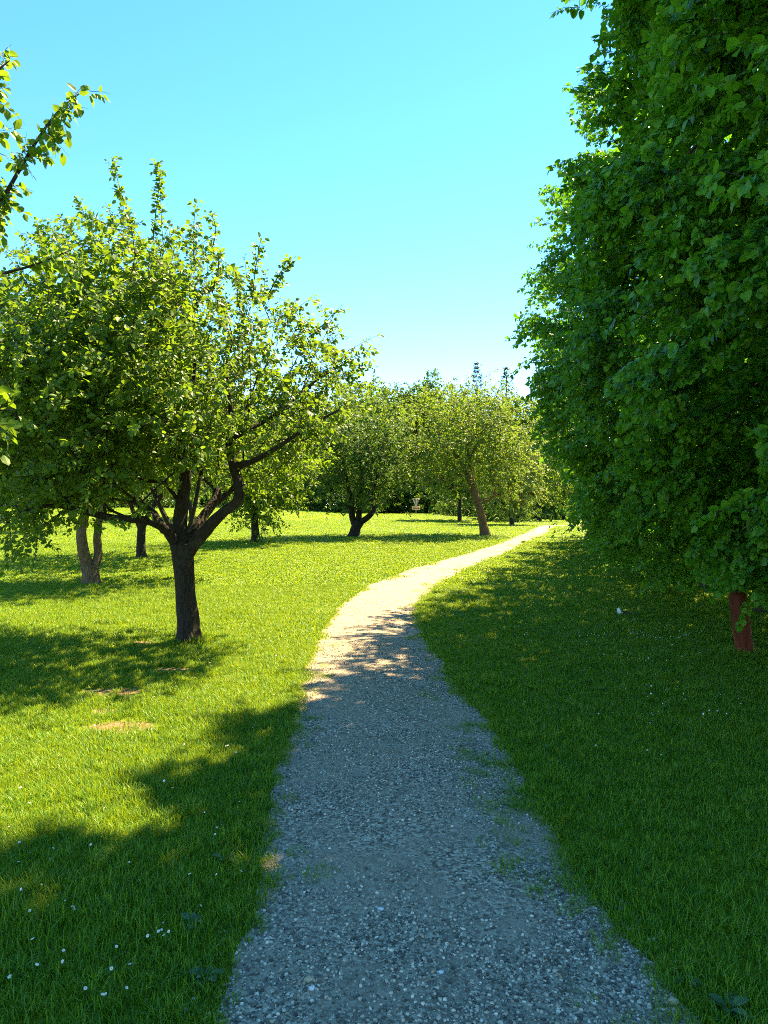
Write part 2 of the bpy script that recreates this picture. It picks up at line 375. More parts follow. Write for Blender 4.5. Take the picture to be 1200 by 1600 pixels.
def sample_band(y0, y1, dens, margin, rng):
    """points of the lawn between two depths, inside the view plus a margin"""
    half = 0.5 * y1 + margin; st = 1 / math.sqrt(dens)
    x, y = [a.ravel() for a in np.meshgrid(np.arange(-half, half, st), np.arange(y0, y1, st))]
    x = x + rng.uniform(-.85, .85, len(x)) * st; y = np.clip(y + rng.uniform(-.85, .85, len(y)) * st, y0 - .1, y1 + .1)
    k = np.abs(x) < 0.52 * y + margin
    return x[k], y[k]
gp, gs, gidx = [], [], []
TRUNKS = [G(293, 1005)[:2], G(142, 916)[:2], G(1165, 1024)[:2], G(286, 905)[:2]]
for (y0, y1, dens, mg, sxy, kinds) in [(1.6, 5, 560, 0.5, 1.0, (0, 6)), (5, 9, 400, 0.6, 1.1, (0, 6)), (9, 15, 190, 0.8, 1.35, (0, 8)), (15, 26, 70, 1.0, 1.9, (6, 8)), (26, 46, 16, 1.0, 3.0, (6, 8)), (46, 72, 6, 1.0, 4.5, (6, 8))]:
    x, y = sample_band(y0, y1, dens, mg, RNG); e = path_in(x, y)
    patch = np.array([mnoise.noise(Vector((a * 1.1, b * 1.1, 0))) + 0.6 * mnoise.noise(Vector((a * 3.7, b * 3.7, 5))) for a, b in zip(x, y)])
    edge = 0.03 + 0.05 * patch
    keep = (e < edge) | ((e < 0.20 + 0.2 * patch + 0.12 * (x > 0.3)) & (RNG.uniform(0, 1, len(x)) < 0.03 + 0.2 * np.clip(patch, 0, 1)))
    bare = bare_at(x, y) * np.array([1.0 + 1.2 * mnoise.noise(Vector((a * 11, b * 11, 2))) for a, b in zip(x, y)])
    keep &= RNG.uniform(0, 1, len(x)) > np.clip(bare * 1.15, 0, .94)
    keep &= RNG.uniform(0, 1, len(x)) < np.maximum(0.97 + 0.5 * patch, .82)
    x, y, e, patch = x[keep], y[keep], e[keep], patch[keep]
    hs = (1.0 + 0.55 * patch) * RNG.uniform(0.7, 1.25, len(x)) * np.where(e > -0.12, 0.62, 1.0)
    hs = np.maximum(hs, 1.0) * (0.85 if y0 >= 9 else 0.78)
    for tx0, ty0 in TRUNKS: hs = np.where((x - tx0) ** 2 + (y - ty0) ** 2 < .26 ** 2, hs * 1.7, hs)
    s = sxy * RNG.uniform(0.85, 1.2, len(x))
    k = RNG.integers(kinds[0], kinds[1], len(x))
    if y1 <= 9: k = np.where(RNG.uniform(0, 1, len(x)) < 0.30 + 0.4 * np.clip(patch, 0, 1), 4 + (k % 2), k % 4)
    gp.append(np.stack([x, y, zg(x, y)], -1)); gs.append(np.stack([s, s, np.clip(hs, 0.3, 1.7)], -1)); gidx.append(k)
gp = np.concatenate(gp); gs = np.concatenate(gs); gidx = np.concatenate(gidx)
grot = np.stack([RNG.normal(0, 0.10, len(gp)), RNG.normal(0, 0.10, len(gp)), RNG.uniform(0, 6.283, len(gp))], -1)
scatter("grass", gp, grot, gs, gidx, gcol, "short green grass covering the lawn beside the path", "grass")

# loose stones of the path
def stone_mat():
    m, t, out = new_mat("pebble")
    oi = t.nodes.new("ShaderNodeObjectInfo"); g = t.nodes.new("ShaderNodeNewGeometry")
    r = ramp(t, [(0.0, (0.066, 0.058, 0.044)), (0.3, (0.185, 0.156, 0.114)), (0.6, (0.356, 0.298, 0.214)), (0.88, (0.529, 0.445, 0.324)), (0.97, (0.767, 0.647, 0.483)), (1.0, (0.396, 0.243, 0.109))])
    t.links.new(oi.outputs["Random"], r.inputs[0]); n = noise_tex(t, 160, 3, 0.6, g.outputs["Position"])
    c = mixc(t, 0.35, r.outputs[0], n.outputs[0], 'OVERLAY')
    p = N(t, "ShaderNodeBsdfPrincipled", Roughness=0.75); p.inputs["Specular IOR Level"].default_value = 0.3
    t.links.new(c, p.inputs["Base Color"]); t.links.new(p.outputs[0], out.inputs[0])
    return m
M['pebble'] = stone_mat()
def ico(level):
    f = (1 + 5 ** 0.5) / 2
    V = np.array([(-1, f, 0), (1, f, 0), (-1, -f, 0), (1, -f, 0), (0, -1, f), (0, 1, f), (0, -1, -f), (0, 1, -f), (f, 0, -1), (f, 0, 1), (-f, 0, -1), (-f, 0, 1)], float)
    F = [(0, 11, 5), (0, 5, 1), (0, 1, 7), (0, 7, 10), (0, 10, 11), (1, 5, 9), (5, 11, 4), (11, 10, 2), (10, 7, 6), (7, 1, 8), (3, 9, 4), (3, 4, 2), (3, 2, 6), (3, 6, 8), (3, 8, 9), (4, 9, 5), (2, 4, 11), (6, 2, 10), (8, 6, 7), (9, 8, 1)]
    V = nrm(V); V = list(V)
    for _ in range(level):
        c = {}; F2 = []
        def mid(a, b):
            k = (min(a, b), max(a, b))
            if k not in c: V.append(nrm((V[a] + V[b]) / 2)); c[k] = len(V) - 1
            return c[k]
        for a, b, d in F:
            x, y, z = mid(a, b), mid(b, d), mid(d, a); F2 += [(a, x, z), (b, y, x), (d, z, y), (x, y, z)]
        F = F2
    return np.array(V), np.array(F)
IV, IF = ico(1)
def pebble_mesh(name, rng, flat=0.6):
    V = IV * rng.uniform(0.78, 1.2, (len(IV), 1)); V = V * np.array([1.0, rng.uniform(0.65, 0.95), rng.uniform(flat - 0.15, flat + 0.15)])
    me = mesh_np(name, V, IF, True); me.materials.append(M['pebble']); return me
pcol = bpy.data.collections.new("pebbles")
for k in range(6): pcol.objects.link(bpy.data.objects.new("stone_%d" % k, pebble_mesh("stone_%d" % k, RNG)))
pp, ps = [], []
for (y0, y1, dens, r0, r1) in [(1.7, 3.4, 13500, 0.0025, 0.0088), (3.4, 5.5, 8000, 0.0028, 0.0084), (5.5, 9, 3000, 0.004, 0.009), (9, 14, 600, 0.006, 0.009)]:
    lo = min(xl(np.array([y0, y1]))) - 0.25; hi = max(xr(np.array([y0, y1]))) + 0.25
    n = int(dens * (y1 - y0) * (hi - lo)); x = RNG.uniform(lo, hi, n); y = RNG.uniform(y0, y1, n); e = path_in(x, y)
    f = np.array([mnoise.noise(Vector((a * 1.6, b * 1.0, 3))) + 0.5 * mnoise.noise(Vector((a * 5, b * 5, 9))) for a, b in zip(x, y)])
    kp = (RNG.uniform(0, 1, n) < np.clip(0.42 + 0.9 * f, 0.06, 1)) & (e > -0.12) & ((e > 0) | (RNG.uniform(0, 1, n) < 0.3))
    x, y = x[kp], y[kp]; r = r0 + (r1 - r0) * RNG.uniform(0, 1, len(x)) ** 2.2
    u = np.clip((x - xl(y)) / (xr(y) - xl(y)), 0, 1)
    z = zg(x, y) + np.where(path_in(x, y) > 0, 0.006 + 0.012 * (1 - (2 * u - 1) ** 2), 0) + r * 0.15
    pp.append(np.stack([x, y, z], -1)); ps.append(np.stack([r, r, r], -1))
pp = np.concatenate(pp); ps = np.concatenate(ps)
prot = np.stack([RNG.normal(0, 0.35, len(pp)), RNG.normal(0, 0.35, len(pp)), RNG.uniform(0, 6.283, len(pp))], -1)
scatter("gravel", pp, prot, ps, RNG.integers(0, 6, len(pp)), pcol, "loose grey gravel stones lying on the path", "gravel")

# ------------------------------------------------------------------ leaves
# templates: (x across, y along, z up), length 1
def tpl(outline, petiole=0.12, fold=0.16, droop=0.18):
    """outline: half widths at steps along the blade -> midrib + two sides, triangles"""
    y = np.array([o[0] for o in outline]); wd = np.array([o[1] for o in outline]); n = len(y)
    yy = petiole + (1 - petiole) * y; zz = -droop * y ** 2
    mid = np.stack([np.zeros(n), yy, zz], -1)
    V = [mid[0], mid[n // 2], mid[-1]]; F = []
    for s in (-1, 1):
        b = len(V); inner = range(1, n - 1)
        V += [np.array([s * wd[i], yy[i], zz[i] + fold * wd[i]]) for i in inner]
        ch = [0] + [b + k for k in range(n - 2)] + [2]
        for a, c in zip(ch[:-1], ch[1:]): F.append((1, a, c) if s > 0 else (1, c, a))
    return np.array(V), np.array(F)
T_APPLE = tpl([(0, 0), (0.3, 0.27), (0.68, 0.24), (1, 0)])
T_LIME = tpl([(0, 0), (-0.06, 0.30), (0.28, 0.46), (0.68, 0.30), (1, 0)], 0.18, 0.10, 0.22)
T_APPLE4 = tpl([(0, 0), (0.45, 0.29), (1, 0)])
T_LIME4 = tpl([(0, 0), (0.32, 0.46), (1, 0)], 0.16, 0.10, 0.22)
T_FAR = (np.array([(0, 0, 0), (0.36, 0.5, 0.05), (0, 1, -0.12), (-0.36, 0.5, 0.05)], float), np.array([(0, 1, 2), (0, 2, 3)]))

def leaves_on_shoots(P0, D, L, n, size, rng, up=0.8, outward=None, ow=0.0, droop=0.25, jit=0.55, spread=1.0):
    """n leaves spiralling along each shoot; returns positions, axes, normals, sizes"""
    m = len(P0)
    t = (np.arange(n)[None] + rng.uniform(0.1, 0.9, (m, n))) / n
    ref = np.where(np.abs(D[:, 2:3]) < 0.9, np.array([[0, 0, 1.0]]), np.array([[1.0, 0, 0]]))
    p1 = nrm(np.cross(D, ref)); p2 = np.cross(D, p1)
    phi = 2.4 * np.arange(n)[None] + rng.uniform(0, 6.28, (m, 1)) + rng.normal(0, 0.5, (m, n))
    rad = p1[:, None] * np.cos(phi)[..., None] + p2[:, None] * np.sin(phi)[..., None]
    pos = P0[:, None] + D[:, None] * (L[:, None] * t)[..., None] - np.array([0, 0, 1.0]) * (droop * L[:, None] * t * t)[..., None]
    ax = nrm(D[:, None] * (0.35 + 0.5 * t[..., None]) + rad * spread + rng.normal(0, 0.25, (m, n, 3)) - np.array([0, 0, 0.25 + droop]))
    nr = np.array([0, 0, up]) + rng.normal(0, jit, (m, n, 3))
    if outward is not None: nr = nr + ow * outward[:, None]
    nr = nr - ax * (nr * ax).sum(-1, keepdims=True); nr = nrm(nr)
    sz = size * rng.uniform(0.45, 1.25, (m, n))
    return pos.reshape(-1, 3), ax.reshape(-1, 3), nr.reshape(-1, 3), sz.ravel()

def leaf_mesh(name, T, pos, ax, nr, sz, origin):
    TV, TF = T; sd = np.cross(ax, nr)
    V = pos[:, None] - np.asarray(origin)[None, None] + sz[:, None, None] * (TV[None, :, 0:1] * sd[:, None] + TV[None, :, 1:2] * ax[:, None] + TV[None, :, 2:3] * nr[:, None])
    F = TF[None] + (np.arange(len(pos)) * len(TV))[:, None, None]
    return mesh_np(name, V.reshape(-1, 3), F.reshape(-1, 3), False)

def pick_front(pos, sz, ax, nr, limit, cell=8.0, dmax=99):
    """indices of the leaves that show largest: nearest one in each small cell of the view, the big ones first"""
    d = pos[:, 1]; ok = d > 0.5
    px = 600 + FPX * pos[:, 0] / np.maximum(d, .1); py = HOR - FPX * (pos[:, 2] - EYE) / np.maximum(d, .1)
    ok &= (px > 2) & (px < 1198) & (py > 2) & (py < 1598) & (d < dmax)
    face = np.abs((nr * nrm(pos - np.array([0, 0, EYE]))).sum(-1))
    idx = np.nonzero(ok)[0]; idx = idx[np.argsort(d[idx])]
    cx = (px[idx] / cell).astype(int); cy_ = (py[idx] / cell).astype(int)
    _, first = np.unique(cx * 10000 + cy_, return_index=True)
    idx = idx[first]; score = sz[idx] / d[idx] * (0.25 + face[idx])
    return idx[np.argsort(-score)][:limit]

def place_leaves(parent, me, pos, ax, nr, sz, origin):
    for p, a, n_, s in zip(pos, ax, nr, sz):
        sd = np.cross(a, n_)
        o = bpy.data.objects.new("leaf", me); COL.objects.link(o); o.parent = parent
        mt = Matrix(((sd[0] * s, a[0] * s, n_[0] * s, p[0] - origin[0]), (sd[1] * s, a[1] * s, n_[1] * s, p[1] - origin[1]), (sd[2] * s, a[2] * s, n_[2] * s, p[2] - origin[2]), (0, 0, 0, 1)))
        o.matrix_local = mt

LEAF_ME = {}
def single_leaf(T, mat, key):
    if key not in LEAF_ME:
        me = mesh_np("leaf_" + key, T[0], T[1], False); me.materials.append(mat); LEAF_ME[key] = me
    return LEAF_ME[key]

# ------------------------------------------------------------------ branching
def grow(limbs, targets, rng, bf=0.35, step=0.22, wig=0.035, sag=0.0):
    """limbs: list of (points, radii, parent limb or None). Every target joins the nearest wood (weighing the way back to the root).
    returns node positions, parents, which are targets, limb node count"""
    pos, par, plen, rmin = [], [], [], []
    ends = []
    for pts, rad, pl in limbs:
        b = len(pos)
        for i, p in enumerate(pts):
            if i == 0:
                if pl is None: par.append(-1); plen.append(0.0)
                else:
                    lo, hi = ends[pl]; q = np.array(pos[lo:hi]); k = lo + int(np.argmin(((q - p) ** 2).sum(1))); par.append(k); plen.append(plen[k] + np.linalg.norm(p - pos[k]))
            else: par.append(len(pos) - 1); plen.append(plen[-1] + np.linalg.norm(p - pos[-1]))
            pos.append(np.asarray(p, float)); rmin.append(rad[i])
        ends.append((b, len(pos)))
    nl = len(pos)
    cap = nl + len(targets) * 14
    A = np.zeros((cap, 3)); A[:nl] = pos; Lp = np.zeros(cap); Lp[:nl] = plen
    par = list(par); rmin = list(rmin); n = nl
    low = 0 if len(limbs) == 1 else 0
    allow = np.zeros(cap); allow[:nl] = 0
    # keep growth off the lower trunk
    tr = ends[0]; allow[tr[0]:tr[0] + int((tr[1] - tr[0]) * 0.6)] = 50
    d0 = np.array([np.min(((A[:nl] - t) ** 2).sum(1)) for t in targets])
    tnode = []
    for ti in np.argsort(d0):
        t = targets[ti]
        dd = np.sqrt(((A[:n] - t) ** 2).sum(1)); k = int(np.argmin(dd + bf * Lp[:n] + allow[:n]))
        d = dd[k]; m = min(12, max(1, int(d / step))); a = A[k].copy()
        prev = k
        # bend away from the parent's direction
        pd = a - A[par[k]] if par[k] >= 0 else np.array([0, 0, 1.0]); pd = pd / max(np.linalg.norm(pd), 1e-6)
        for j in range(1, m + 1):
            f = j / m
            q = a + (t - a) * f + pd * (d * 0.22 * math.sin(math.pi * f)) + (rng.normal(0, wig, 3) * min(1, d) if j < m else 0)
            q[2] -= sag * d * math.sin(math.pi * f)
            A[n] = q; par.append(prev); rmin.append(0.0); Lp[n] = Lp[prev] + np.linalg.norm(q - A[prev]); prev = n; n += 1
        tnode.append((prev, ti))
    return A[:n].copy(), np.array(par), np.array(rmin), nl, tnode

def radii(par, rmin, tip=0.0028, ex=2.35):
    n = len(par); acc = np.zeros(n); r = np.zeros(n)
    for i in range(n - 1, -1, -1):
        r[i] = max((acc[i]) ** (1 / ex) if acc[i] > 0 else tip, tip)
        if par[i] >= 0: acc[par[i]] += r[i] ** ex
    return np.maximum(r, rmin)

def twig_mesh(pos, par, r, nl, sides=(6, 4, 3), rmax_cap=1.0):
    """tubes for every chain of nodes that is not one of the laid-out limbs"""
    n = len(pos); kids = [[] for _ in range(n)]
    for i in range(n):
        if par[i] >= 0: kids[par[i]].append(i)
    mb = MB()
    starts = [i for i in range(nl, n) if par[i] < nl]
    stack = list(starts)
    while stack:
        s = stack.pop(); ch = [par[s], s]; c = s
        while kids[c]:
            ks = sorted(kids[c], key=lambda k: -r[k]); stack += ks[1:]; c = ks[0]; ch.append(c)
        rr = r[ch].copy(); rr[0] = min(rr[0], rr[1] * 1.15); m = rr.max()
        mb.tube(pos[ch], np.minimum(rr, rmax_cap), sides[0] if m > 0.02 else sides[1] if m > 0.007 else sides[2], cap=False)
    return mb

def vnoise(p, s, o=0.0):
    return mnoise.noise(Vector((p[0] * s + o, p[1] * s, p[2] * s)))

def ellipsoid_targets(c, R, n, rng, clumps, cr, zmin=None, shell=0.45, seed=0.0):
    """targets gathered in clumps that fill an uneven ellipsoid"""
    c = np.asarray(c); R = np.asarray(R); C = []
    while len(C) < clumps:
        d = nrm(rng.normal(0, 1, 3)); rr = (rng.uniform(shell ** 3, 1)) ** (1 / 3) * (1 + 0.22 * mnoise.noise(Vector(d * 2.1 + seed)))
        p = c + d * R * rr * 0.95
        if zmin is not None and p[2] < zmin: continue
        C.append(p)
    C = np.array(C); k = rng.integers(0, clumps, n)
    T = C[k] + rng.normal(0, 1, (n, 3)) * cr * np.array([1, 1, 0.75])
    return T

def limb_px(pts, ddep, d0):
    """limb through photo pixels; ddep = how far each point stands behind (+) or before (-) the trunk"""
    return np.array([P(px, py, d0 + dd) for (px, py), dd in zip(pts, ddep)])

def make_tree(name, base, label, limbs, targets, leafmat, barkmat, T, leaf, per, shoot, rng, cat="tree", group=None, center=None, sides=(6, 4, 3), twigs_leafy=True,
              front=0, key=None, up=0.8, ow=0.35, droop=0.25, bf=0.35, tip=0.0028, rough=0.05, trunk_sides=14, extra=None, sag=0.0, shoot_dir=None, jit=0.55, inner=None):
    e = empty(name, base, label, cat, group)
    # smooth the laid-out limbs
    L2 = []
    for pts, rad, pl in limbs:
        m = max(6, len(pts) * 4); q = curve_pts(pts, m); rr = np.interp(np.linspace(0, 1, m), np.linspace(0, 1, len(rad)), rad); L2.append((q, rr, pl))
    pos, par, rmin, nl, tn = grow(L2, targets, rng, bf, step=0.22 if tip < .01 else 0.7, sag=sag)
    r = radii(par, rmin, tip)
    for k, (q, rr, pl) in enumerate(L2):
        mb = MB(); q2, r2 = q, rr
        if pl is None:
            flare = np.array([1.55, 1.2]); q2 = np.vstack([[q[0] - [0, 0, 0.12]], q]); r2 = np.concatenate([[rr[0] * 1.5], rr]); r2[1] *= 1.22
            if len(r2) > 3: r2[2] *= 1.06
        mb.tube(q2, r2, trunk_sides if pl is None else max(6, trunk_sides - 4), rough, rs=k * 3.1)
        mb.build("trunk" if pl is None else "limb", barkmat, e, base)
    tw = twig_mesh(pos, par, r, nl, sides)
    # leafy shoots
    tpos = pos[[a for a, _ in tn]]; tpar = pos[[par[a] for a, _ in tn]]
    cen = np.asarray(center) if center is not None else targets.mean(0)
    out = nrm(tpos - cen); D = nrm(0.55 * nrm(tpos - tpar) + 0.35 * out + rng.normal(0, 0.35, tpos.shape) + np.array([0, 0, 0.12]))
    if shoot_dir is not None: D = nrm(D * 0.8 + shoot_dir)
    Ls = rng.uniform(shoot[0], shoot[1], len(tpos))
    lp = leaves_on_shoots(tpos - D * 0.04, D, Ls, per, leaf, rng, up, out, ow, droop, jit)
    if twigs_leafy:
        for p, d, l in zip(tpos, D, Ls):
            tw.tube(np.stack([p, p + d * l * 0.5 - [0, 0, droop * l * 0.25], p + d * l - [0, 0, droop * l]]), [tip, tip * 0.8, tip * 0.4], 3, cap=False)
    if extra is not None:
        lp = tuple(np.concatenate([a, b]) for a, b in zip(lp, extra[0])); extra[1](tw)
    tw.build("twigs", barkmat, e, base, kind="stuff")
    pos_, ax_, nr_, sz_ = lp
    if front:
        pk = pick_front(pos_, sz_, ax_, nr_, front); keep = np.ones(len(pos_), bool); keep[pk] = False
        place_leaves(e, single_leaf(T, leafmat, key), pos_[pk], ax_[pk], nr_[pk], sz_[pk], base)
        pos_, ax_, nr_, sz_ = pos_[keep], ax_[keep], nr_[keep], sz_[keep]
    if inner is not None:                        # the leaves deep inside the crown, plainer ones
        ip, isz = inner; m = len(ip); a2 = nrm(rng.normal(0, 1, (m, 3)) * [1, 1, .5]); n2 = nrm(rng.normal(0, .6, (m, 3)) + [0, 0, .6]); n2 = nrm(n2 - a2 * (n2 * a2).sum(-1, keepdims=True))
        io = link("inner_foliage", leaf_mesh("inner_foliage", T_FAR, ip, a2, n2, isz * rng.uniform(.7, 1.2, m), base), e, leafmat); io["kind"] = "stuff"
    cr = link("crown", leaf_mesh("crown", T, pos_, ax_, nr_, sz_, base), e, leafmat); cr["kind"] = "stuff"
    return e

def sprout(pts, n, size, rng, r0=0.008):
    """an upright leafy shoot along a curve: leaves + a function that adds its stem"""
    q = curve_pts(pts, 12); seg = nrm(np.gradient(q, axis=0)); k = rng.integers(0, 12, n)
    P0 = q[k]; D = nrm(seg[k] + rng.normal(0, 0.5, (n, 3)))
    lp = leaves_on_shoots(P0, D, rng.uniform(0.05, 0.11, n), 3, size, rng, 0.6, None, 0, 0.1)
    return lp, (lambda mb, q=q: mb.tube(q, np.linspace(r0, 0.002, 12), 5, cap=False))
def merge_extra(ex):
    return tuple(np.concatenate([e[0][i] for e in ex]) for i in range(4)), (lambda mb: [e[1](mb) for e in ex])

# ------------------------------------------------------------------ the big apple tree on the left
def px_limbs(spec, d0):
    return [(limb_px(p, dd, d0), r, pl) for p, dd, r, pl in spec]
b1 = G(293, 1005); D1 = b1[1]
spec = [
    ([(294, 1003), (291, 945), (287, 890), (284, 850)], [0, 0, 0, 0], [0.136, 0.116, 0.116, 0.136], None),
    ([(293, 866), (318, 832), (350, 800), (371, 783), (372, 757), (364, 728), (358, 690), (361, 640), (352, 575)], [0, -.1, -.2, -.25, -.3, -.3, -.3, -.25, -.2], [0.0798, 0.0714, 0.0605, 0.0571, 0.0521, 0.0470, 0.0420, 0.0302, 0.0151], 0),
    ([(283, 862), (281, 815), (287, 772), (289, 735), (275, 702), (243, 668), (205, 625), (165, 560)], [0, .1, .1, .05, 0, -.1, -.2, -.3], [0.0924, 0.0840, 0.0773, 0.0714, 0.0638, 0.0504, 0.0353, 0.0168], 0),
    ([(276, 850), (252, 822), (222, 812), (180, 810), (135, 800), (85, 790), (30, 800)], [0, -.2, -.4, -.6, -.8, -1.0, -1.2], [0.0672, 0.0521, 0.0462, 0.0403, 0.0336, 0.0235, 0.0118], 0),
    ([(296, 850), (312, 815), (334, 784), (338, 762), (318, 742), (300, 700), (297, 640), (305, 560), (290, 470)], [.05, .3, .5, .6, .6, .5, .5, .5, .5], [0.0714, 0.0588, 0.0521, 0.0487, 0.0462, 0.0403, 0.0302, 0.0202, 0.0101], 0),
    ([(256, 828), (238, 800), (210, 785), (165, 780), (110, 760), (60, 735)], [.1, .5, .8, 1.1, 1.4, 1.6], [0.0504, 0.0420, 0.0353, 0.0286, 0.0202, 0.0101], 3),
    ([(366, 728), (392, 722), (432, 700), (480, 668), (530, 640)], [-.3, -.5, -.7, -.9, -1.0], [0.0378, 0.0319, 0.0252, 0.0168, 0.0084], 1),
    ([(361, 685), (395, 668), (440, 642), (490, 598), (545, 565)], [-.3, -.1, .1, .2, .3], [0.0353, 0.0286, 0.0218, 0.0143, 0.0076], 1),
    ([(330, 790), (355, 772), (376, 742), (372, 700), (390, 640), (420, 560)], [.5, .7, .9, 1.1, 1.2, 1.3], [0.0378, 0.0336, 0.0286, 0.0235, 0.0168, 0.0084], 4),
]
rng = np.random.default_rng(11)
c1 = P(205, 600, D1 + 0.2)
T1 = ellipsoid_targets(c1, (2.55, 2.3, 1.85), 2500, rng, 210, 0.27, shell=0.35, seed=3.0)
px_ = 600 + FPX * T1[:, 0] / T1[:, 1]; py_ = HOR - FPX * (T1[:, 2] - EYE) / T1[:, 1]
# crown's underside: high over the trunk, low on the left; outline on the right as in the photo
under = np.interp(px_, [-250, 0, 70, 170, 250, 330, 400, 480, 600], [885, 880, 860, 800, 745, 735, 775, 745, 640])
topo = np.interp(px_, [-300, 0, 60, 180, 250, 330, 420, 500, 575, 620], [480, 400, 365, 335, 325, 385, 440, 510, 590, 640])
T1 = T1[(py_ < under - 8) & (py_ > topo) & ((px_ < 320) | (rng.uniform(0, 1, len(T1)) < .84))]
# low boughs: right skirt and the left drooping boughs
def px_blob(px, py, dd, rx, ry, n, d0, rng, dz=0.5):
    return np.array([P(px + rng.normal(0, rx), py + rng.normal(0, ry), d0 + dd + rng.normal(0, dz)) for _ in range(n)])
T1 = np.vstack([T1, px_blob(400, 735, 0.8, 30, 22, 34, D1, rng), px_blob(470, 640, -0.3, 32, 26, 40, D1, rng), px_blob(535, 580, 0.1, 18, 16, 20, D1, rng, .3), px_blob(470, 540, .1, 30, 25, 30, D1, rng),
                px_blob(20, 800, -1.0, 40, 35, 60, D1, rng), px_blob(100, 770, -.8, 40, 28, 60, D1, rng), px_blob(0, 700, -.8, 40, 40, 60, D1, rng), px_blob(110, 690, -1.0, 50, 35, 60, D1, rng), px_blob(190, 745, -.9, 22, 18, 20, D1, rng), px_blob(440, 690, -.8, 34, 14, 10, D1, rng, .3), px_blob(310, 660, -1.0, 40, 30, 55, D1, rng), px_blob(390, 620, -.8, 40, 30, 20, D1, rng), px_blob(240, 640, -1.2, 40, 30, 50, D1, rng), px_blob(490, 640, -.9, 22, 14, 10, D1, rng, .3), px_blob(60, 600, -1.2, 60, 50, 70, D1, rng), px_blob(440, 590, .2, 40, 30, 15, D1, rng), px_blob(150, 560, -1.2, 50, 40, 50, D1, rng)])
ex = [sprout([P(212, 400, D1), P(205, 350, D1 - .1), P(190, 300, D1 - .1), P(178, 256, D1 - .1)], 78, 0.07, rng), sprout([P(240, 380, D1), P(245, 330, D1), P(250, 290, D1), P(248, 262, D1)], 74, 0.07, rng),
      sprout([P(305, 420, D1), P(303, 370, D1), P(306, 325, D1)], 37, 0.07, rng), sprout([P(395, 470, D1), P(400, 420, D1), P(408, 375, D1)], 37, 0.07, rng), sprout([P(150, 400, D1), P(138, 350, D1), P(126, 318, D1)], 34, 0.07, rng),
      sprout([P(520, 575, D1), P(548, 560, D1), P(577, 548, D1)], 34, 0.07, rng), sprout([P(480, 530, D1), P(508, 505, D1), P(530, 482, D1)], 34, 0.07, rng), sprout([P(420, 460, D1), P(440, 425, D1), P(455, 408, D1)], 34, 0.07, rng),
      sprout([P(330, 400, D1), P(338, 360, D1), P(330, 335, D1)], 27, 0.07, rng), sprout([P(80, 420, D1), P(70, 380, D1), P(58, 345, D1)], 34, 0.07, rng)]
make_tree("apple_tree", b1, "large spreading apple tree with dark trunk, nearest the gravel path", px_limbs(spec, D1), T1, M['apple_leaf'], M['bark'], T_APPLE, 0.070, 19, (0.16, 0.36), rng, inner=((lambda q: q[q[:, 0] / q[:, 1] * FPX + 600 < 300])(T1[rng.integers(0, len(T1), 13000)] * .8 + c1 * .2 + rng.normal(0, .12, (13000, 3))), .10),
          front=300, key="apple", center=c1 - np.array([0, 0, .6]), rough=0.16, trunk_sides=24, extra=merge_extra(ex), up=0.7, ow=0.3)

# ------------------------------------------------------------------ apple trees behind it on the left
def orchard(name, label, basepx, d, spec, c, R, n, clumps, cr, mat, bark, leaf, per, seed, T=T_FAR, zmin=None, front=0, shoot=(0.18, 0.4), cut=None, **kw):
    rng = np.random.default_rng(seed)
    base = P(basepx[0], basepx[1], d); base[2] = float(zg(base[0], base[1]))
    sp = px_limbs(spec, d); sp[0][0][0][2] = base[2]
    tg = ellipsoid_targets(c, R, n, rng, clumps, cr, zmin, seed=seed * 1.7)
    if cut is not None: tg = cut(tg)
    ii_ = np.asarray(c) + nrm(rng.normal(0, 1, (n * 3, 3))) * np.array(R) * (rng.uniform(0, 1, (n * 3, 1)) ** .4) * .75; inner = (ii_[ii_[:, 2] > (zmin or 0) + .25], leaf * 1.3)
    return make_tree(name, base, label, sp, tg, M[mat], M[bark], T, leaf, per, shoot, rng, front=front, inner=inner, center=np.asarray(c) - np.array([0, 0, .25 * R[2]]), tip=0.005, trunk_sides=12, rough=0.08, twigs_leafy=d < 18, **kw)

d = 15.4
orchard("apple_tree", "apple tree with pale forked trunk behind the big dark one", (142, 916), d,
        [([(142, 915), (141, 895), (139, 884)], [0, 0, 0], [.20, .17, .18], None),
         ([(138, 890), (130, 862), (127, 830), (133, 790), (120, 740), (100, 680)], [0, -.1, -.1, 0, 0, 0], [.13, .12, .10, .09, .06, .03], 0),
         ([(145, 890), (153, 868), (152, 835), (160, 790), (180, 730), (200, 660)], [0, .1, .2, .3, .4, .5], [.10, .09, .08, .07, .05, .02], 0)],
        P(110, 620, d), (3.0, 2.6, 2.3), 950, 110, .34, 'apple_leaf', 'bark_pale', .10, 17, 21, T_APPLE, zmin=1.9)
d = 21.0
orchard("apple_tree", "slim apple tree seen past the big dark trunk, far on the left lawn", (221, 880), d,
        [([(221, 880), (220, 850), (222, 815)], [0, 0, 0], [.15, .12, .11], None), ([(222, 825), (240, 790), (270, 750), (300, 700)], [0, 0, 0, 0], [.09, .07, .05, .02], 0), ([(221, 830), (205, 790), (190, 740)], [0, 0, 0], [.08, .06, .02], 0)],
        P(235, 700, d), (3.0, 2.6, 1.9), 760, 90, .36, 'wood_leaf', 'bark', .12, 16, 22, T_APPLE4, zmin=2.1)
d = 16.6
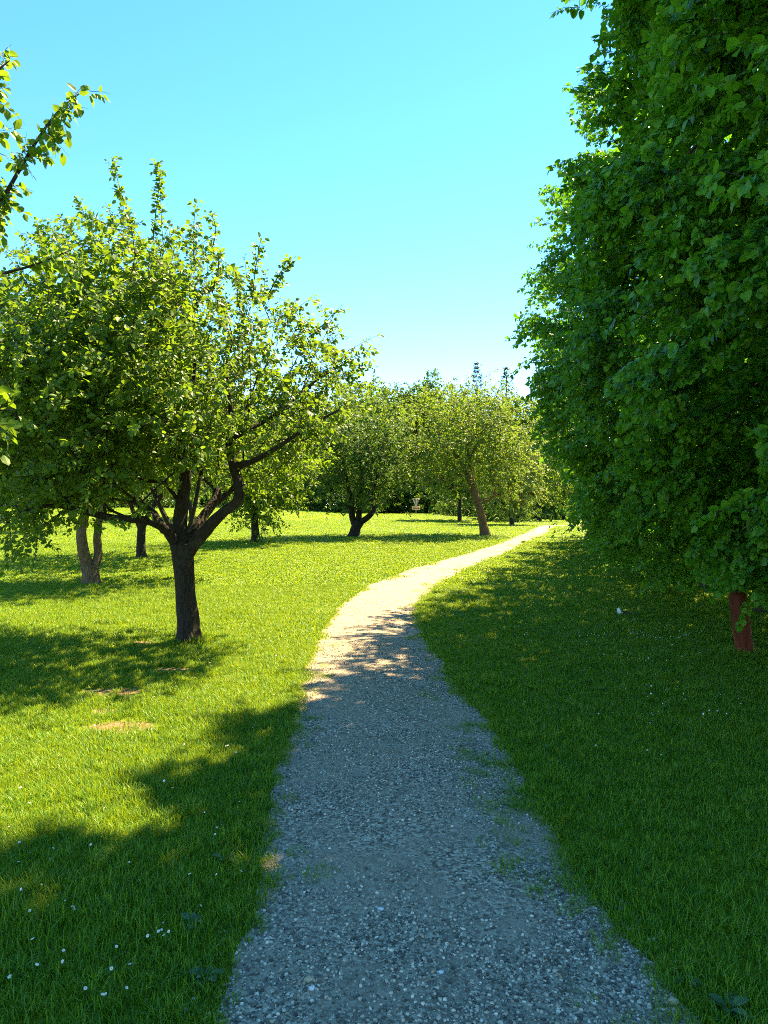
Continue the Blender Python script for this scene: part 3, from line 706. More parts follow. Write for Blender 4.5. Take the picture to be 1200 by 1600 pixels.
orchard("apple_tree", "apple tree hidden right behind the big dark trunk, shading the mid lawn", (286, 905), d,
        [([(286, 905), (287, 880), (285, 850)], [0, 0, 0], [.12, .10, .10], None), ([(286, 860), (262, 815), (240, 770), (215, 710)], [0, 0, .1, .2], [.07, .06, .04, .02], 0), ([(286, 856), (300, 810), (310, 760), (320, 700)], [0, .1, .2, .2], [.07, .05, .04, .02], 0)],
        P(285, 640, d), (2.3, 2.3, 1.6), 620, 80, .34, 'apple_leaf', 'bark', .10, 15, 24, T_APPLE4, zmin=2.3)
d = 26.0
orchard("apple_tree", "small apple tree with low bright boughs between the big trunk and the path", (395, 815), d,
        [([(400, 838), (398, 815), (400, 790)], [0, 0, 0], [.15, .12, .11], None), ([(400, 800), (425, 770), (440, 740)], [0, 0, 0], [.07, .05, .02], 0)],
        P(408, 730, d), (1.9, 2.2, 1.95), 980, 110, .32, 'apple_leaf', 'bark', .11, 16, 23, T_APPLE4, zmin=0.55)

# mid-distance orchard trees either side of the basket
d = 29.5
orchard("apple_tree", "dark round apple tree with low forked trunk in mid lawn", (553, 842), d,
        [([(553, 842), (556, 825), (562, 815)], [0, 0, 0], [.24, .19, .18], None), ([(560, 818), (575, 808), (584, 796), (583, 775), (590, 740)], [0, -.1, -.2, -.2, -.2], [.12, .11, .09, .07, .03], 0),
         ([(556, 825), (550, 805), (548, 780), (540, 740), (530, 690)], [0, .1, .1, .2, .3], [.14, .12, .10, .07, .03], 0), ([(560, 815), (562, 790), (566, 750), (560, 690)], [0, .2, .3, .4], [.12, .10, .07, .03], 0)],
        P(550, 712, d), (2.6, 2.5, 2.25), 1250, 140, .30, 'dark_leaf', 'bark', .11, 14, 31, T_APPLE4, zmin=1.35)
d = 30.5
orchard("apple_tree", "tall airy apple tree with leaning trunk at the path's left edge", (757, 837), d,
        [([(758, 837), (752, 805), (743, 775), (732, 742)], [0, -.1, -.2, -.3], [.19, .155, .145, .125], None), ([(737, 752), (725, 730), (712, 712), (690, 680)], [0, 0, 0, 0], [.11, .09, .07, .03], 0),
         ([(737, 752), (733, 715), (728, 670), (735, 630)], [0, .2, .3, .3], [.09, .07, .05, .02], 0), ([(731, 720), (748, 690), (765, 655), (770, 630)], [.1, -.1, -.2, -.3], [.07, .05, .04, .02], 0), ([(748, 690), (775, 680), (800, 672)], [0, -.1, -.2], [.04, .03, .015], 3)],
        P(735, 693, d), (2.75, 2.6, 2.6), 1450, 165, .32, 'wood_leaf', 'bark_pale', .11, 13, 32, T_APPLE4, zmin=2.0, cut=lambda t: t[~((t[:, 1] < 30.9) & (np.abs(t[:, 0] / t[:, 1] * FPX + 600 - 735) < 30) & (HOR - FPX * (t[:, 2] - EYE) / t[:, 1] > 690))])

# ------------------------------------------------------------------ trees and bushes round the far lawn
def far_tree(name, label, px, d, w_, top, mat, n, clumps, leaf, per, seed, zb=0.6, bark='bark', cat="tree", group=None, pybase=None, squash=1.0):
    """tree whose crown is w_ metres wide and reaches photo row `top`"""
    rng = np.random.default_rng(seed); x = (px - 600) / FPX * d; z0 = float(zg(x, d)); zt = EYE + (HOR - top) / FPX * d
    h = zt - z0; base = np.array([x, d, z0]); c = np.array([x, d, z0 + zb + (h - zb) * 0.5])
    lean = rng.normal(0, 0.25, 2)
    tr = np.array([[x, d, z0], [x + .3 * lean[0], d + .3 * lean[1], z0 + h * .22], [x + .6 * lean[0], d + .6 * lean[1], z0 + h * .45], [x + lean[0], d + lean[1], z0 + h * .8]])
    R = (w_ / 2, w_ / 2 * squash, (h - zb) / 2 * 0.97)
    tg = ellipsoid_targets(c, R, n, rng, clumps, w_ * 0.055, z0 + 0.15, 0.55, seed * 1.3); tg[:, 2] = np.maximum(tg[:, 2], z0 + .1)
    r0 = 0.022 * h
    return make_tree(name, base, label, [(tr, [r0, r0 * .8, r0 * .6, r0 * .15], None)], tg, M[mat], M[bark], T_FAR, leaf, per, (leaf * 1.4, leaf * 3.2), rng, cat=cat, group=group, center=c, tip=0.012, trunk_sides=8, rough=0.0, twigs_leafy=False, sides=(5, 3, 3), up=0.6, ow=0.5, inner=(c + nrm(rng.normal(0, 1, (n * 4, 3))) * np.array(R) * (rng.uniform(0, 1, (n * 4, 1)) ** .4) * .82, leaf * 1.5))

def conifer(label, px, d, w_, top, seed):
    rng = np.random.default_rng(seed); x = (px - 600) / FPX * d; z0 = float(zg(x, d)); h = EYE + (HOR - top) / FPX * d - z0
    base = np.array([x, d, z0]); tr = np.array([base, base + [0, 0, h * .5], base + [0, 0, h]])
    tg, dr = [], []
    for z in np.arange(0.12, 0.99, 0.028):
        rr = w_ / 2 * (1 - z) ** 0.85 * rng.uniform(.75, 1.1); k = max(4, int(9 * (1 - z) + 3)); a0 = rng.uniform(0, 6)
        for j in range(k):
            a = a0 + j * 6.283 / k + rng.normal(0, .15)
            for f in (0.45, 0.75, 1.0): tg.append(base + [math.cos(a) * rr * f, math.sin(a) * rr * f, h * z - 0.10 * rr * f + .12 * rr * f * f])
    return make_tree("conifer", base, label, [(tr, [.02 * h, .012 * h, .004], None)], np.array(tg), M['needle'], M['bark_dark'], T_FAR, 0.22, 8, (.25, .5), rng, cat="conifer", center=base + [0, 0, h * .4], tip=0.01, trunk_sides=7, rough=0, twigs_leafy=False, sides=(4, 3, 3), bf=0.1)

# nearer trees of the far edge
far_tree("broadleaf_tree", "low bushy pale tree standing right behind the leaning apple tree", 800, 44, 4.6, 665, 'pale_leaf', 520, 80, .16, 13, 41, zb=0.5)
far_tree("broadleaf_tree", "dark low tree whose boughs hang beside the disc basket", 718, 50, 5.6, 672, 'dark_leaf', 560, 80, .17, 13, 42, zb=1.1)
far_tree("broadleaf_tree", "bright leafy tree where the path disappears behind the lime trees", 842, 58, 6.0, 640, 'wood_leaf', 560, 80, .18, 13, 43, zb=0.3)
far_tree("bush", "dense dark bush at the foot of the wood, left of the basket", 622, 72, 7.0, 705, 'dark_leaf', 480, 70, .2, 13, 44, zb=-2.0, cat="bush")
far_tree("bush", "small sunlit bush beside the shaded far end of the path", 898, 62, 1.5, 778, 'wood_leaf', 70, 16, .14, 12, 45, zb=-1.5, cat="bush")
far_tree("broadleaf_tree", "shaded tree closing the far end of the path", 882, 70, 7.5, 640, 'dark_leaf', 520, 70, .22, 13, 46, zb=0.2)
far_tree("bush", "dark bush under the pale tree beside the path bend", 790, 52, 4.4, 748, 'dark_leaf', 260, 40, .17, 13, 47, zb=-2.0, cat="bush")
far_tree("bush", "low dark thicket behind the disc basket", 668, 74, 6.0, 735, 'dark_leaf', 330, 50, .2, 13, 48, zb=-1.5, cat="bush")
far_tree("bush", "dark thicket behind the round mid lawn tree", 540, 66, 7.5, 730, 'dark_leaf', 330, 50, .2, 13, 49, zb=-1.5, cat="bush")
for i, (px, d_, w_, top, lab) in enumerate([(455, 70, 8, 735, "dark thicket at the wood's foot behind the small bright apple tree"), (590, 76, 6, 745, "dark thicket right of the round mid lawn tree's trunk"), (735, 66, 7, 742, "dark thicket seen under the leaning apple tree's boughs"),
        (835, 68, 6, 748, "dark thicket at the wood's foot near the path's far end"), (885, 78, 8, 735, "dark thicket where the path vanishes"), (370, 72, 9, 740, "dark thicket behind the big tree's right limb"), (280, 72, 9, 738, "dark thicket behind the big dark trunk"), (190, 70, 9, 735, "dark thicket behind the slim apple tree"), (95, 68, 9, 735, "dark thicket left of the pale forked trunk"), (10, 66, 9, 735, "dark thicket at the photo's left edge")]):
    far_tree("bush", lab, px, d_, w_, top, 'dark_leaf', 300, 50, .22, 13, 140 + i, zb=-2.0, cat="bush", group="thickets at the foot of the wood")
# the wood behind
wood = [(590, 70, 7.0, 625, 'wood_leaf', "bright wood tree in the gap between the round and the leaning apple trees"), (652, 76, 7.0, 620, 'wood_leaf', "wood tree rising straight behind the disc basket"), (530, 68, 7.0, 640, 'wood_leaf', "low wood tree behind the round mid lawn apple tree"), (500, 76, 9.5, 600, 'wood_leaf', "wood tree showing over the round mid lawn apple tree, at its left"), (566, 82, 9.0, 588, 'wood_leaf', "bright wood tree directly above the round mid lawn apple tree"),
        (610, 86, 8.0, 590, 'dark_leaf', "dark wood tree above the disc basket, left one of two"), (662, 88, 7.5, 577, 'dark_leaf', "tallest dark wood tree peeping out above the disc basket"),
        (700, 80, 8.0, 602, 'wood_leaf', "yellowish wood tree just left of the conifers"), (765, 84, 8.5, 606, 'wood_leaf', "wood tree standing between the two conifers"),
        (822, 82, 8.0, 612, 'wood_leaf', "wood tree next to the lime trees, right of the conifers"), (880, 88, 9.0, 600, 'dark_leaf', "wood tree half hidden behind the lime trees"),
        (430, 78, 9.5, 610, 'dark_leaf', "dark wood tree seen through the right boughs of the big apple tree"), (350, 80, 10.0, 612, 'wood_leaf', "wood tree behind the upper limbs of the big apple tree"),
        (265, 78, 10.0, 620, 'dark_leaf', "wood tree straight behind the crown of the big apple tree"), (175, 74, 10.0, 610, 'wood_leaf', "wood tree behind the pale forked apple trunk"),
        (85, 72, 10.0, 600, 'dark_leaf', "dark wood tree near the photo's left side, behind the orchard"), (0, 70, 10.0, 600, 'wood_leaf', "wood tree cut by the photo's left edge, behind the orchard")]
for i, (px, d, w_, top, mat, lab) in enumerate(wood):
    top -= 9
    far_tree("broadleaf_tree", lab, px, d, w_, top, mat, 720, 90, .32, 12, 60 + i, zb=0.3, group="trees of the wood behind the lawn")
conifer("thin conifer tip rising over the leaning apple tree", 745, 92, 7.5, 566, 81)
conifer("thin conifer tip nearer the lime trees, right of its twin", 791, 90, 7.2, 574, 82)
far_tree("broadleaf_tree", "low dark tree far left, whose shade lies under the drooping boughs", 40, 34, 7.0, 640, 'dark_leaf', 420, 60, .18, 13, 91, zb=1.4)
far_tree("broadleaf_tree", "mid green tree on the far left lawn behind the slim apple tree", 300, 46, 7.0, 640, 'wood_leaf', 420, 60, .2, 13, 92, zb=1.3)

# the wood closes behind: one mass
rng = np.random.default_rng(99); n = 26000
tx_ = rng.uniform(-110, 110, n); hh = 9.5 + 2.0 * np.sin(tx_ * .35) + 1.2 * np.sin(tx_ * .9 + 1); tz_ = rng.uniform(0, 1, n) * hh
ty_ = 100 + 6 * rng.uniform(0, 1, n) + 1.5 * np.sin(tx_ * .5) + .03 * tx_; tp = np.stack([tx_, ty_, tz_ + .8], -1)
a2 = nrm(rng.normal(0, 1, (n, 3))); n2 = nrm(rng.normal(0, .5, (n, 3)) + [0, -.3, .6]); n2 = nrm(n2 - a2 * (n2 * a2).sum(-1, keepdims=True))
tl = link("treeline", leaf_mesh("treeline", T_FAR, tp, a2, n2, rng.uniform(.6, 1.1, n), (0, 0, 0)), None, M['dark_leaf']); tag(tl, "dense dark wood closing the view behind the lawn", "treeline", kind="stuff")

# ------------------------------------------------------------------ lime trees along the right
def face_x(y, z):
    """where the row's leafy face stands at depth y and height z: low skirt set back, boughs leaning out above"""
    off = np.where(y > 13, 0.325 * (y - 13), 0.03 * (y - 13)); skirt = 2.6 - 1.8 * S(15, 25, y)
    far = S(9.4, 11.4, y)
    return 2.70 + skirt * np.exp(-np.maximum(z, 0) / 1.5) + off + (0.24 * far * np.maximum(z - 5.2, 0) ** 1.2) - 0.23 * (1 - S(7.2, 8.6, y)) * np.maximum(z - 4.8, 0)
LIMES = [  # depth, half width, height, targets, leaves per shoot, leaf length, label
    (4.6, 1.9, 8.6, 1300, 17, 0.088, "nearest lime tree, its big leaves filling the photo's top right corner"),
    (7.9, 2.1, 9.2, 1900, 17, 0.086, "lime tree whose low boughs hang over the red post"),
    (11.3, 2.2, 7.4, 1700, 16, 0.088, "third lime tree of the row, its side sprays stand out against the sky"),
    (14.8, 2.0, 6.2, 1100, 15, 0.095, "fourth lime tree of the row, beyond the one with sky edge sprays"),
    (18.8, 2.2, 5.8, 900, 15, 0.11, "fifth lime tree of the row, shading the far grass verge"),
    (23.2, 2.4, 5.0, 700, 15, 0.12, "sixth lime tree of the row, leaning less over the verge"),
    (28.0, 2.6, 4.2, 560, 15, 0.13, "last small lime tree of the row, where the verge turns sunny"),
]
for i, (ty, hw, H, n, per, leaf, lab) in enumerate(LIMES):
    rng = np.random.default_rng(200 + i)
    tx = float(face_x(np.array(ty), np.array(2.5))) + 2.5; base = np.array([tx, ty, float(zg(tx, ty))])
    cl = []
    while len(cl) < 66:
        y = ty + rng.uniform(-hw, hw); z = rng.uniform(0.75 if ty < 10 else 0.4, H); s = rng.uniform(-.22, .60) + 0.12 * mnoise.noise(Vector((y * 1.3, z * 1.3, i)))
        z *= 1 - 0.10 * ((y - ty) / hw) ** 2
        x = float(face_x(np.array(y), np.array(z))) + s + 0.38 * mnoise.noise(Vector((y * .9, z * .9, 4.0)))
        if x > tx + 1.2: continue
        cl.append((x, y, z + base[2]))
    cl = np.array(cl); k = rng.integers(0, len(cl), int(n * .85))
    tg = cl[k] + rng.normal(0, 1, (len(k), 3)) * np.array([.17, .19, .12])
    m = int(n * .15); yy = ty + rng.uniform(-hw, hw, m); zz = rng.uniform(.8, H, m)
    fx = face_x(yy, zz); inn = np.stack([fx + rng.uniform(.3, 4.2, m), yy, zz + base[2]], -1)
    tg = np.vstack([tg, inn]); tg[:, 2] = np.maximum(tg[:, 2], base[2] + (0.72 if ty < 10 else 0.15))
    nf = 30000 if ty < 9 else 16000 if ty < 13 else 8000; yf = ty + rng.uniform(-hw, hw, nf); zf = rng.uniform(.7, H * .97, nf); inner = np.stack([face_x(yf, zf) + .85 - .5 * S(4.5, 6, zf) + rng.uniform(0, 1, nf) ** 1.4 * 3.6, yf, zf + base[2]], -1)
    def gap(p, grow_=0.0):      # a thin place in the boughs that lets a streak of sun through to the grass by the path
        k_ = p[:, 2] / SUN_DIR.z; hx = p[:, 0] - SUN_DIR.x * k_; hy = p[:, 1] - SUN_DIR.y * k_; ph = .25
        u_ = (hx + 1.62) * math.cos(ph) - (hy - 3.98) * math.sin(ph) * -1; v_ = (hy - 3.98) * math.cos(ph) + (hx + 1.62) * math.sin(ph)
        return ((u_ / (.50 + grow_)) ** 2 + (v_ / (.19 + grow_)) ** 2 > 1)
    tg = tg[gap(tg, .17)]; inner = inner[gap(inner, .05)]
    tr = np.array([base, base + [-.05, .05, H * .3], base + [-.1, 0, H * .6], base + [-.2, 0, H * .92]])
    make_tree("lime_tree", base, lab, [(tr, [.16, .12, .08, .02], None)], tg, M['lime_leaf'], M['bark_dark'], T_LIME if i < 2 else T_LIME4, leaf, per, (.16, .36), rng, front=300 if i < 4 else 0, key="lime" if i < 2 else "lime_small",
              group="lime trees along the right of the path", center=np.array([tx, ty, H * .4]), tip=0.0035, up=0.55, ow=0.55, droop=0.45, sag=0.08, shoot_dir=np.array([-.55, -.12, -.05]), bf=0.25, trunk_sides=10, jit=.5, twigs_leafy=(i < 4), inner=(inner, .17))

# ------------------------------------------------------------------ branches reaching in from the tree beyond the left edge
rng = np.random.default_rng(300)
dB = 4.7
nb = np.array([-3.55, 4.3, 0.0])
def Q(px, py, dd=0.0): return P(px, py, dB + dd)
trunk = np.array([nb, nb + [0.02, 0, .7], nb + [0.05, .02, 1.35], nb + [.12, .05, 1.8]])
lim = [(trunk, [.14, .12, .115, .11], None),
       (np.array([nb + [.1, .05, 1.75], nb + [.35, .15, 2.5], Q(-45, 380), Q(0, 322), Q(28, 275), Q(60, 222), Q(95, 175), Q(138, 140)]), [.07, .055, .035, .014, .011, .009, .006, .0025], 0),
       (np.array([nb + [.1, .05, 1.72], nb + [.5, .1, 2.2], Q(-60, 470, .3), Q(0, 432, .3), Q(55, 415, .3), Q(112, 392, .3)]), [.06, .045, .025, .010, .007, .0025], 0),
       (np.array([nb + [.1, .05, 1.78], nb + [.1, -.1, 2.9], Q(-70, 190, -.2), Q(-20, 130, -.2), Q(18, 98, -.2)]), [.06, .04, .02, .010, .003], 0),
       (np.array([nb + [.1, 0, 1.7], nb + [.45, -.25, 1.95], Q(-60, 640, -1.2), Q(-18, 642, -1.2), Q(24, 640, -1.2)]), [.04, .03, .012, .007, .0025], 0)]
tgs = []
for (a, b, c_, n) in [((0, 322), (60, 222), 8, 16), ((60, 222), (138, 140), 5, 14), ((-40, 380), (0, 322), 12, 10)]:
    for _ in range(n):
        f = rng.uniform(); tgs.append(Q(a[0] + (b[0] - a[0]) * f + rng.normal(0, c_), a[1] + (b[1] - a[1]) * f + rng.normal(0, c_), rng.normal(0, .05)))
for _ in range(16): f = rng.uniform(); tgs.append(Q(-40 + 150 * f + rng.normal(0, 8), 455 - 62 * f + rng.normal(0, 12), .3 + rng.normal(0, .07)))
for _ in range(10): tgs.append(Q(rng.uniform(-40, 20), rng.uniform(85, 170), -.2 + rng.normal(0, .06)))
for _ in range(5): tgs.append(Q(rng.uniform(-40, 14), 640 + rng.normal(0, 22), -1.2 + rng.normal(0, .05)))
for _ in range(7): tgs.append(Q(rng.uniform(-40, 5), rng.uniform(655, 730), -1.1 + rng.normal(0, .05)))
for _ in range(6): tgs.append(Q(rng.uniform(-30, 12), rng.uniform(205, 260), 0))
# the rest of its crown, outside the frame
oc = nb + np.array([-.7, -.1, 3.4])
for _ in range(240):
    p = oc + nrm(rng.normal(0, 1, 3)) * np.array([1.7, 1.7, 1.5]) * rng.uniform(.4, 1) ** .4
    if p[0] / p[1] * FPX + 600 < -45: tgs.append(p)
make_tree("apple_tree", nb, "apple tree beyond the photo's left edge, only its leafy twigs reach in", lim, np.array(tgs), M['apple_leaf'], M['bark'], T_APPLE, 0.072, 10, (.07, .16), rng, front=300, key="apple",
          center=oc, tip=0.0016, up=.5, ow=.2, droop=.3, trunk_sides=12, rough=.06, bf=.15)

# ------------------------------------------------------------------ red post under the lime trees
def simple_mat(name, col, rough=0.7, spec=0.3, var=0.35, scale=25, bump=0.3, metal=0.0, stretch=(1, 1, 1)):
    m, t, out = new_mat(name)
    tc = t.nodes.new("ShaderNodeTexCoord"); mp = N(t, "ShaderNodeMapping"); mp.inputs["Scale"].default_value = stretch; t.links.new(tc.outputs["Object"], mp.inputs[0])
    n = noise_tex(t, scale, 4, .6, mp.outputs[0]); r = ramp(t, [(.3, tuple(c * (1 - var) for c in col)), (.7, tuple(min(1, c * (1 + var)) for c in col))]); t.links.new(n.outputs[0], r.inputs[0])
    p = N(t, "ShaderNodeBsdfPrincipled", Roughness=rough, Metallic=metal); p.inputs["Specular IOR Level"].default_value = spec; t.links.new(r.outputs[0], p.inputs["Base Color"])
    b = N(t, "ShaderNodeBump", Strength=bump, Distance=.01); t.links.new(n.outputs[0], b.inputs["Height"]); t.links.new(b.outputs[0], p.inputs["Normal"]); t.links.new(p.outputs[0], out.inputs[0])
    return m
M['red'] = simple_mat("red_stain", (0.12, 0.026, 0.011), .75, .2, .55, 22, .5, stretch=(1, 1, .12))
M['galv'] = simple_mat("galvanised_steel", (0.42, 0.40, 0.35), .5, .5, .15, 30, .1)
M['band'] = simple_mat("tan_band", (0.40, 0.27, 0.15), .5, .4, .12, 20, .1)
M['scrap'] = simple_mat("pale_paper", (0.62, 0.70, 0.66), .7, .3, .12, 40, .3)
M['petal'] = simple_mat("daisy_petal", (0.66, 0.66, 0.64), .6, .3, .05, 60, .0)
M['yolk'] = simple_mat("daisy_centre", (0.70, 0.45, 0.03), .7, .2, .2, 200, .2)
M['stalk'] = simple_mat("green_stalk", (0.06, 0.12, 0.02), .6, .3, .2, 60, .0)
M['deadleaf'] = simple_mat("brown_dead_leaf", (0.10, 0.07, 0.04), .8, .2, .5, 40, .3)
M['tan'] = simple_mat("tan_stone", (0.42, 0.33, 0.20), .7, .3, .2, 80, .2)
M['pale_stone'] = simple_mat("pale_stone", (0.62, 0.61, 0.58), .7, .3, .15, 80, .2)

pb = G(1165, 1024); ptop = P(1152, 925, pb[1] - 0.02)
post = empty("post", pb, "rust red round wooden post leaning under the lime boughs", "post")
mb = MB(); axis = ptop - pb; q = np.array([pb - axis * .15, pb, pb + axis * .5, pb + axis * .93, pb + axis * .975, pb + axis * 1.0]); mb.tube(q, [.094, .094, .092, .090, .083, .066], 20, .03, 2.0); mb.build("shaft", M['red'], post, pb)

# ------------------------------------------------------------------ disc golf basket
bd = 62.0; bb = P(650, 804, bd); bb[2] = float(zg(bb[0], bd)); hB = 1.36
bk = empty("disc_golf_basket", bb, "metal disc golf basket on a pole in front of the dark wood", "basket")
def at(x, y, z): return bb + np.array([x, y, z])
mb = MB(); mb.tube([at(0, 0, -.1), at(0, 0, hB - .02)], [.022, .022], 10); mb.build("pole", M['galv'], bk, bb)
def ring(mb, r, z, tr, n=28):
    a = np.linspace(0, 2 * math.pi, n + 1); mb.tube([at(math.cos(t) * r, math.sin(t) * r, z) for t in a], [tr] * (n + 1), 6, cap=False)
mb = MB(); a = np.linspace(0, 2 * math.pi, 29)
for z0, z1 in ((hB - .06, hB),):
    V = np.concatenate([np.stack([bb[0] + r * np.cos(a), bb[1] + r * np.sin(a), np.full(29, bb[2] + z)], -1) for r, z in ((.29, z0), (.29, z1), (.27, z1), (.27, z0))])
    i = np.arange(28); Qs = np.concatenate([np.stack([k * 29 + i, k * 29 + i + 1, ((k + 1) % 4) * 29 + i + 1, ((k + 1) % 4) * 29 + i], -1) for k in range(4)]); mb.add(V, Qs)
for k in range(4):
    t = k * math.pi / 2 + .4; mb.tube([at(0, 0, hB - .03), at(math.cos(t) * .28, math.sin(t) * .28, hB - .03)], [.012, .012], 6)
mb.build("top_band", M['band'], bk, bb)
for k in range(10):
    t = k * 2 * math.pi / 10 + .2; mb = MB(); f = np.linspace(0, 1, 7)
    mb.tube([at(math.cos(t) * (.25 * (1 - u) ** 1.6 + .05), math.sin(t) * (.25 * (1 - u) ** 1.6 + .05), hB - .06 - u * .60) for u in f], [.008] * 7, 5); mb.build("chain", M['galv'], bk, bb)
mb = MB(); ring(mb, .33, .72, .016); ring(mb, .33, .60, .010); ring(mb, .32, .47, .014); ring(mb, .16, .465, .010); mb.build("basket_rim", M['band'], bk, bb)
mb = MB()
for k in range(24):
    t = k * 2 * math.pi / 24; c, s = math.cos(t), math.sin(t); mb.tube([at(c * .33, s * .33, .72), at(c * .32, s * .32, .47), at(c * .03, s * .03, .455)], [.007] * 3, 5)
mb.build("basket_wires", M['band'], bk, bb)

# ------------------------------------------------------------------ daisies, weeds, scrap, stones
def daisy_parts(rng):
    mb = MB(); n = 13
    for k in range(n):
        a = k * 2 * math.pi / n; c, s = math.cos(a), math.sin(a); u = np.array([c, s, 0]); v = np.array([-s, c, 0])
        V = [u * .003 + v * -.0012, u * .008 + v * -.0021 + [0, 0, .001], u * .0125 + [0, 0, .0005], u * .008 + v * .0021 + [0, 0, .001], u * .003 + v * .0012]
        mb.add(np.array(V), T=[(0, 1, 3), (0, 3, 4), (1, 2, 3)])
    pet = mesh_np("petals", np.concatenate(mb.V), np.concatenate(mb.T), False); pet.materials.append(M['petal'])
    cen = mesh_np("flower_centre", IV * np.array([.0042, .0042, .0026]) + np.array([0, 0, .001]), IF); cen.materials.append(M['yolk'])
    ms = MB(); ms.tube([(0.004, .003, -.075), (0.003, 0, -.04), (0, 0, 0)], [.0013, .0012, .0012], 5); st = mesh_np("stalk", np.concatenate(ms.V), [np.concatenate(ms.Q), np.concatenate(ms.T)]); st.materials.append(M['stalk'])
    return pet, cen, st
PET, CEN, STK = daisy_parts(RNG)
near_d = [(229, 1490), (246, 1483), (251, 1476), (254, 1487), (262, 1493), (131, 1572), (158, 1591), (162, 1583), (196, 1577), (201, 1540), (180, 1518), (172, 1546), (55, 1546), (95, 1534), (12, 1552), (97, 1513), (335, 1322), (338, 1312), (44, 1452), (113, 1444), (28, 1335), (140, 1340), (355, 1185), (368, 1188), (352, 1181), (240, 1098), (236, 1150), (12, 1318)]
for j, (px, py) in enumerate(near_d):
    g = G(px, py); z = g[2] + random.uniform(.045, .08)
    o = empty("daisy", (g[0], g[1], z), *(("white daisy in the tight cluster of five nearest the gravel", "daisy", "daisy cluster near the gravel") if j < 5 else ("white daisy in the loose row along the photo's bottom left", "daisy", "daisies along the bottom left") if j < 16 else ("white daisy standing alone in the half sunlit grass left of the path", "daisy", "scattered daisies farther up")))
    o.rotation_euler = (random.gauss(.45, .25), random.gauss(0, .3), random.uniform(-.6, .6)); s = random.uniform(.42, .66); o.scale = (s, s, s)
    for nm, me in (("petals", PET), ("flower_centre", CEN), ("stalk", STK)): link(nm, me, o)
# tiny flowers sprinkled over the shaded verge on the right
fcol = bpy.data.collections.new("tiny_flowers")
mb = MB(); k = 9; a = np.arange(k) * 2 * math.pi / k
mb.add(np.vstack([[0, 0, .0035], np.stack([np.cos(a) * .010, np.sin(a) * .010, np.zeros(k)], -1)]), T=[(0, 1 + i, 1 + (i + 1) % k) for i in range(k)])
fm = mesh_np("tiny_flower", np.concatenate(mb.V), np.concatenate(mb.T), False); fm.materials.append(M['petal']); fcol.objects.link(bpy.data.objects.new("tiny_flower", fm))
fp = []
for (px, py, sx, sy, n) in [(975, 1005, 45, 22, 90), (1040, 1000, 30, 14, 40), (1030, 1090, 25, 10, 26), (1060, 1000, 22, 6, 18), (900, 985, 60, 18, 40), (830, 935, 40, 12, 30), (1130, 1110, 30, 25, 14), (1190, 975, 12, 10, 10), (1000, 1150, 70, 40, 16)]:
    for _ in range(n):
        x, y = px + random.gauss(0, sx), py + random.gauss(0, sy)
        if y > 840: g = G(x, y); fp.append((g[0], g[1], g[2] + random.uniform(.04, .075)))
for _ in range(80):
    g = G(random.uniform(0, 460), random.uniform(880, 1500))
    if path_in(g[0], g[1]) < -.05: fp.append((g[0], g[1], g[2] + random.uniform(.04, .07)))
fp = np.array(fp); fp = fp[path_in(fp[:, 0], fp[:, 1]) < -.03]
scatter("tiny_flowers", fp, np.stack([RNG.normal(-.5, .4, len(fp)), RNG.normal(0, .4, len(fp)), RNG.uniform(0, 6, len(fp))], -1), RNG.uniform(.35, .75, (len(fp), 1)) * np.ones(3), np.zeros(len(fp)), fcol, "tiny white flowers sprinkled through the lawn", "flowers")

T_WEED = tpl([(0, 0), (.2, .16), (.5, .27), (.8, .2), (1, 0)], .2, .25, .3)
WEED_ME = single_leaf(T_WEED, M['weed_leaf'], "weed")
for (px, py, n, s, lab) in [(1140, 1588, 11, .075, "broad leaved weed at the lower right edge of the gravel"), (300, 1452, 7, .06, "broad leaved plantain in the grass left of the gravel"), (318, 1536, 8, .06, "plantain rosette nearest the photo's bottom, left of the gravel"),
                            (352, 1352, 6, .06, "small plantain at the left gravel edge, farther up"), (1075, 1545, 6, .05, "tiny yellowish weed on the stony right border")]:
    g = G(px, py); e = empty("weed", g, lab, "weed")
    for k in range(n):
        a = k * 2.4 + random.uniform(-.3, .3); el = random.uniform(.25, .8); ax = np.array([math.cos(a) * math.cos(el), math.sin(a) * math.cos(el), math.sin(el)]); nr = np.array([-math.cos(a) * math.sin(el), -math.sin(a) * math.sin(el), math.cos(el)])
        place_leaves(e, WEED_ME, [g + np.array([0, 0, .012])], [ax], [nr], [s * random.uniform(.7, 1.2)], g)

# scrap of pale paper with dead leaves beside it
g = G(968, 962); e = tag(link("paper_scrap", (lambda: (lambda n, X, Y: mesh_np("paper_scrap", np.stack([(X - .5) * .06, .018 * np.sin(X * 5 + Y * 3), Y * .085 + .01 * np.sin(X * 9)], -1).reshape(-1, 3), np.array([[i * n + j, i * n + j + 1, (i + 1) * n + j + 1, (i + 1) * n + j] for i in range(n - 1) for j in range(n - 1)])))(7, *np.meshgrid(np.linspace(0, 1, 7), np.linspace(0, 1, 7), indexing='ij')))(), None, M['scrap']), "crumpled pale scrap standing in the shaded grass", "litter")
e.location = (g[0], g[1], g[2] + .02); e.rotation_euler = (-.3, .25, .3)
md = e.modifiers.new("thickness", 'SOLIDIFY'); md.thickness = .0015
g = G(985, 962); e = empty("dead_leaves", g, "clump of dark withered leaves beside the pale scrap", "dead leaves"); DL = single_leaf(T_LIME, M['deadleaf'], "dead")
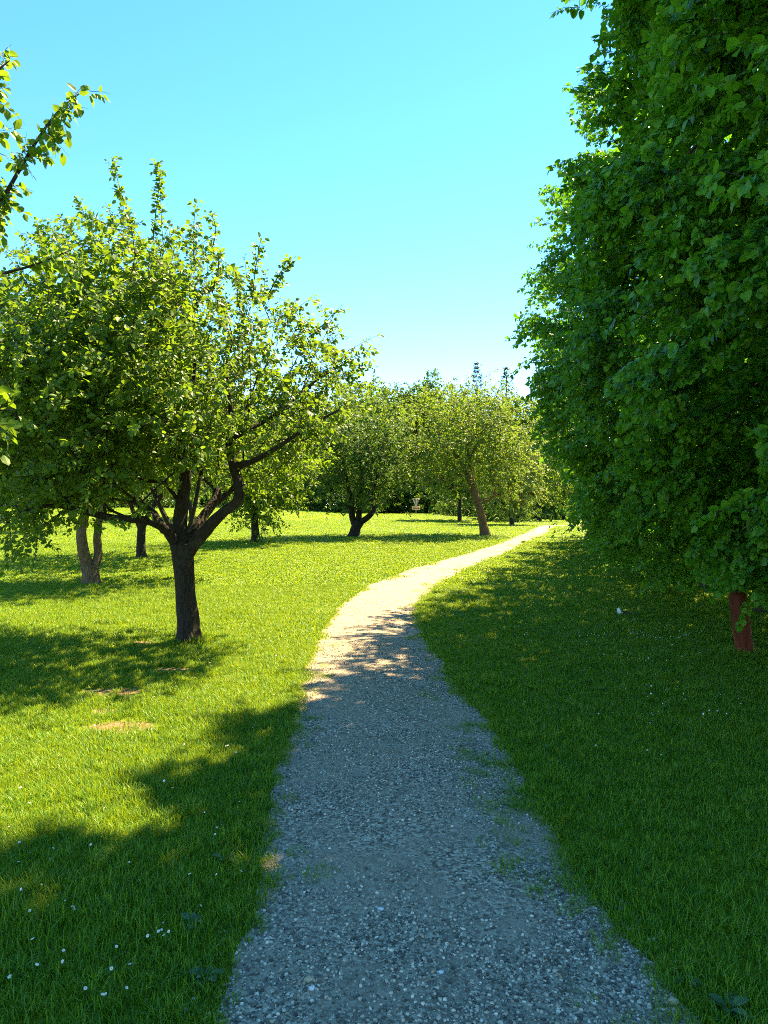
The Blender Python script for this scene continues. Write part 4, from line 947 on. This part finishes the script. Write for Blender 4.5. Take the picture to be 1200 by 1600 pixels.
for k in range(9):
    a = random.uniform(0, 6.28); el = random.uniform(-.1, .6); ax = np.array([math.cos(a) * math.cos(el), math.sin(a) * math.cos(el), math.sin(el)]); nr = nrm(np.array([random.gauss(0, .3), random.gauss(0, .3), 1.0])); nr = nrm(nr - ax * (nr * ax).sum())
    place_leaves(e, DL, [g + np.array([random.gauss(0, .09), random.gauss(0, .05), .045])], [ax], [nr], [.08], g)

for (px, py, r, mat, lab) in [(483, 1543, .017, 'tan', "tan stone lying alone on the gravel"), (487, 1556, .013, 'pale_stone', "grey stone just below the tan stone on the path"), (595, 1430, .014, 'pale_stone', "pale round stone at the middle of the gravel"), (690, 1531, .013, 'pale_stone', "pale flat stone low on the gravel, right of centre"), (1055, 1578, .018, 'tan', "warm brown stone at the weedy right border")]:
    g = G(px, py); me = pebble_mesh("stone", RNG, .6); me.materials.clear(); me.materials.append(M[mat]); o = link("stone", me); o.location = (g[0], g[1], g[2] + .012 + r * .3); o.scale = (r, r, r); o.rotation_euler = (.1, .2, random.uniform(0, 6)); tag(o, lab, "stone")

# ------------------------------------------------------------------ undergrowth at the foot of the lime trees
for (px, py, r, h, n, lab) in [(985, 905, .9, 1.0, 90, "nettle clump at the foot of the middle lime trees"), (930, 868, 1.3, 1.3, 100, "leafy undergrowth at the foot of the farther lime trees"), (1090, 930, .8, .8, 80, "low bramble under the lime trees, left of the red post"), (1215, 985, .6, .8, 60, "bramble clump at the photo's right edge behind the red post")]:
    g = G(px, py); rng = np.random.default_rng(int(px)); g = g + np.array([.25, .3, 0]); g[2] = float(zg(g[0], g[1]))
    tg = np.stack([g[0] + rng.normal(0, r * .45, n), g[1] + rng.normal(0, r * .5, n), g[2] + h * rng.uniform(.15, 1, n) ** .8], -1)
    tr = np.array([g, g + [0, 0, h * .3], g + [0, 0, h * .6]])
    make_tree("undergrowth", g, lab, [(tr, [.012, .01, .004], None)], tg, M['lime_leaf'], M['stalk'], T_LIME, .07, 9, (.1, .25), rng, cat="undergrowth", center=g, tip=.0025, bf=.1, trunk_sides=6, rough=0, up=.8)
for o in [o for o in bpy.data.objects if o.name.startswith("undergrowth") and o.type == 'EMPTY']:
    for ch in o.children:
        if ch.name.startswith("trunk"): ch.name = "stem"
        if ch.name.startswith("crown"): ch.name = "foliage"
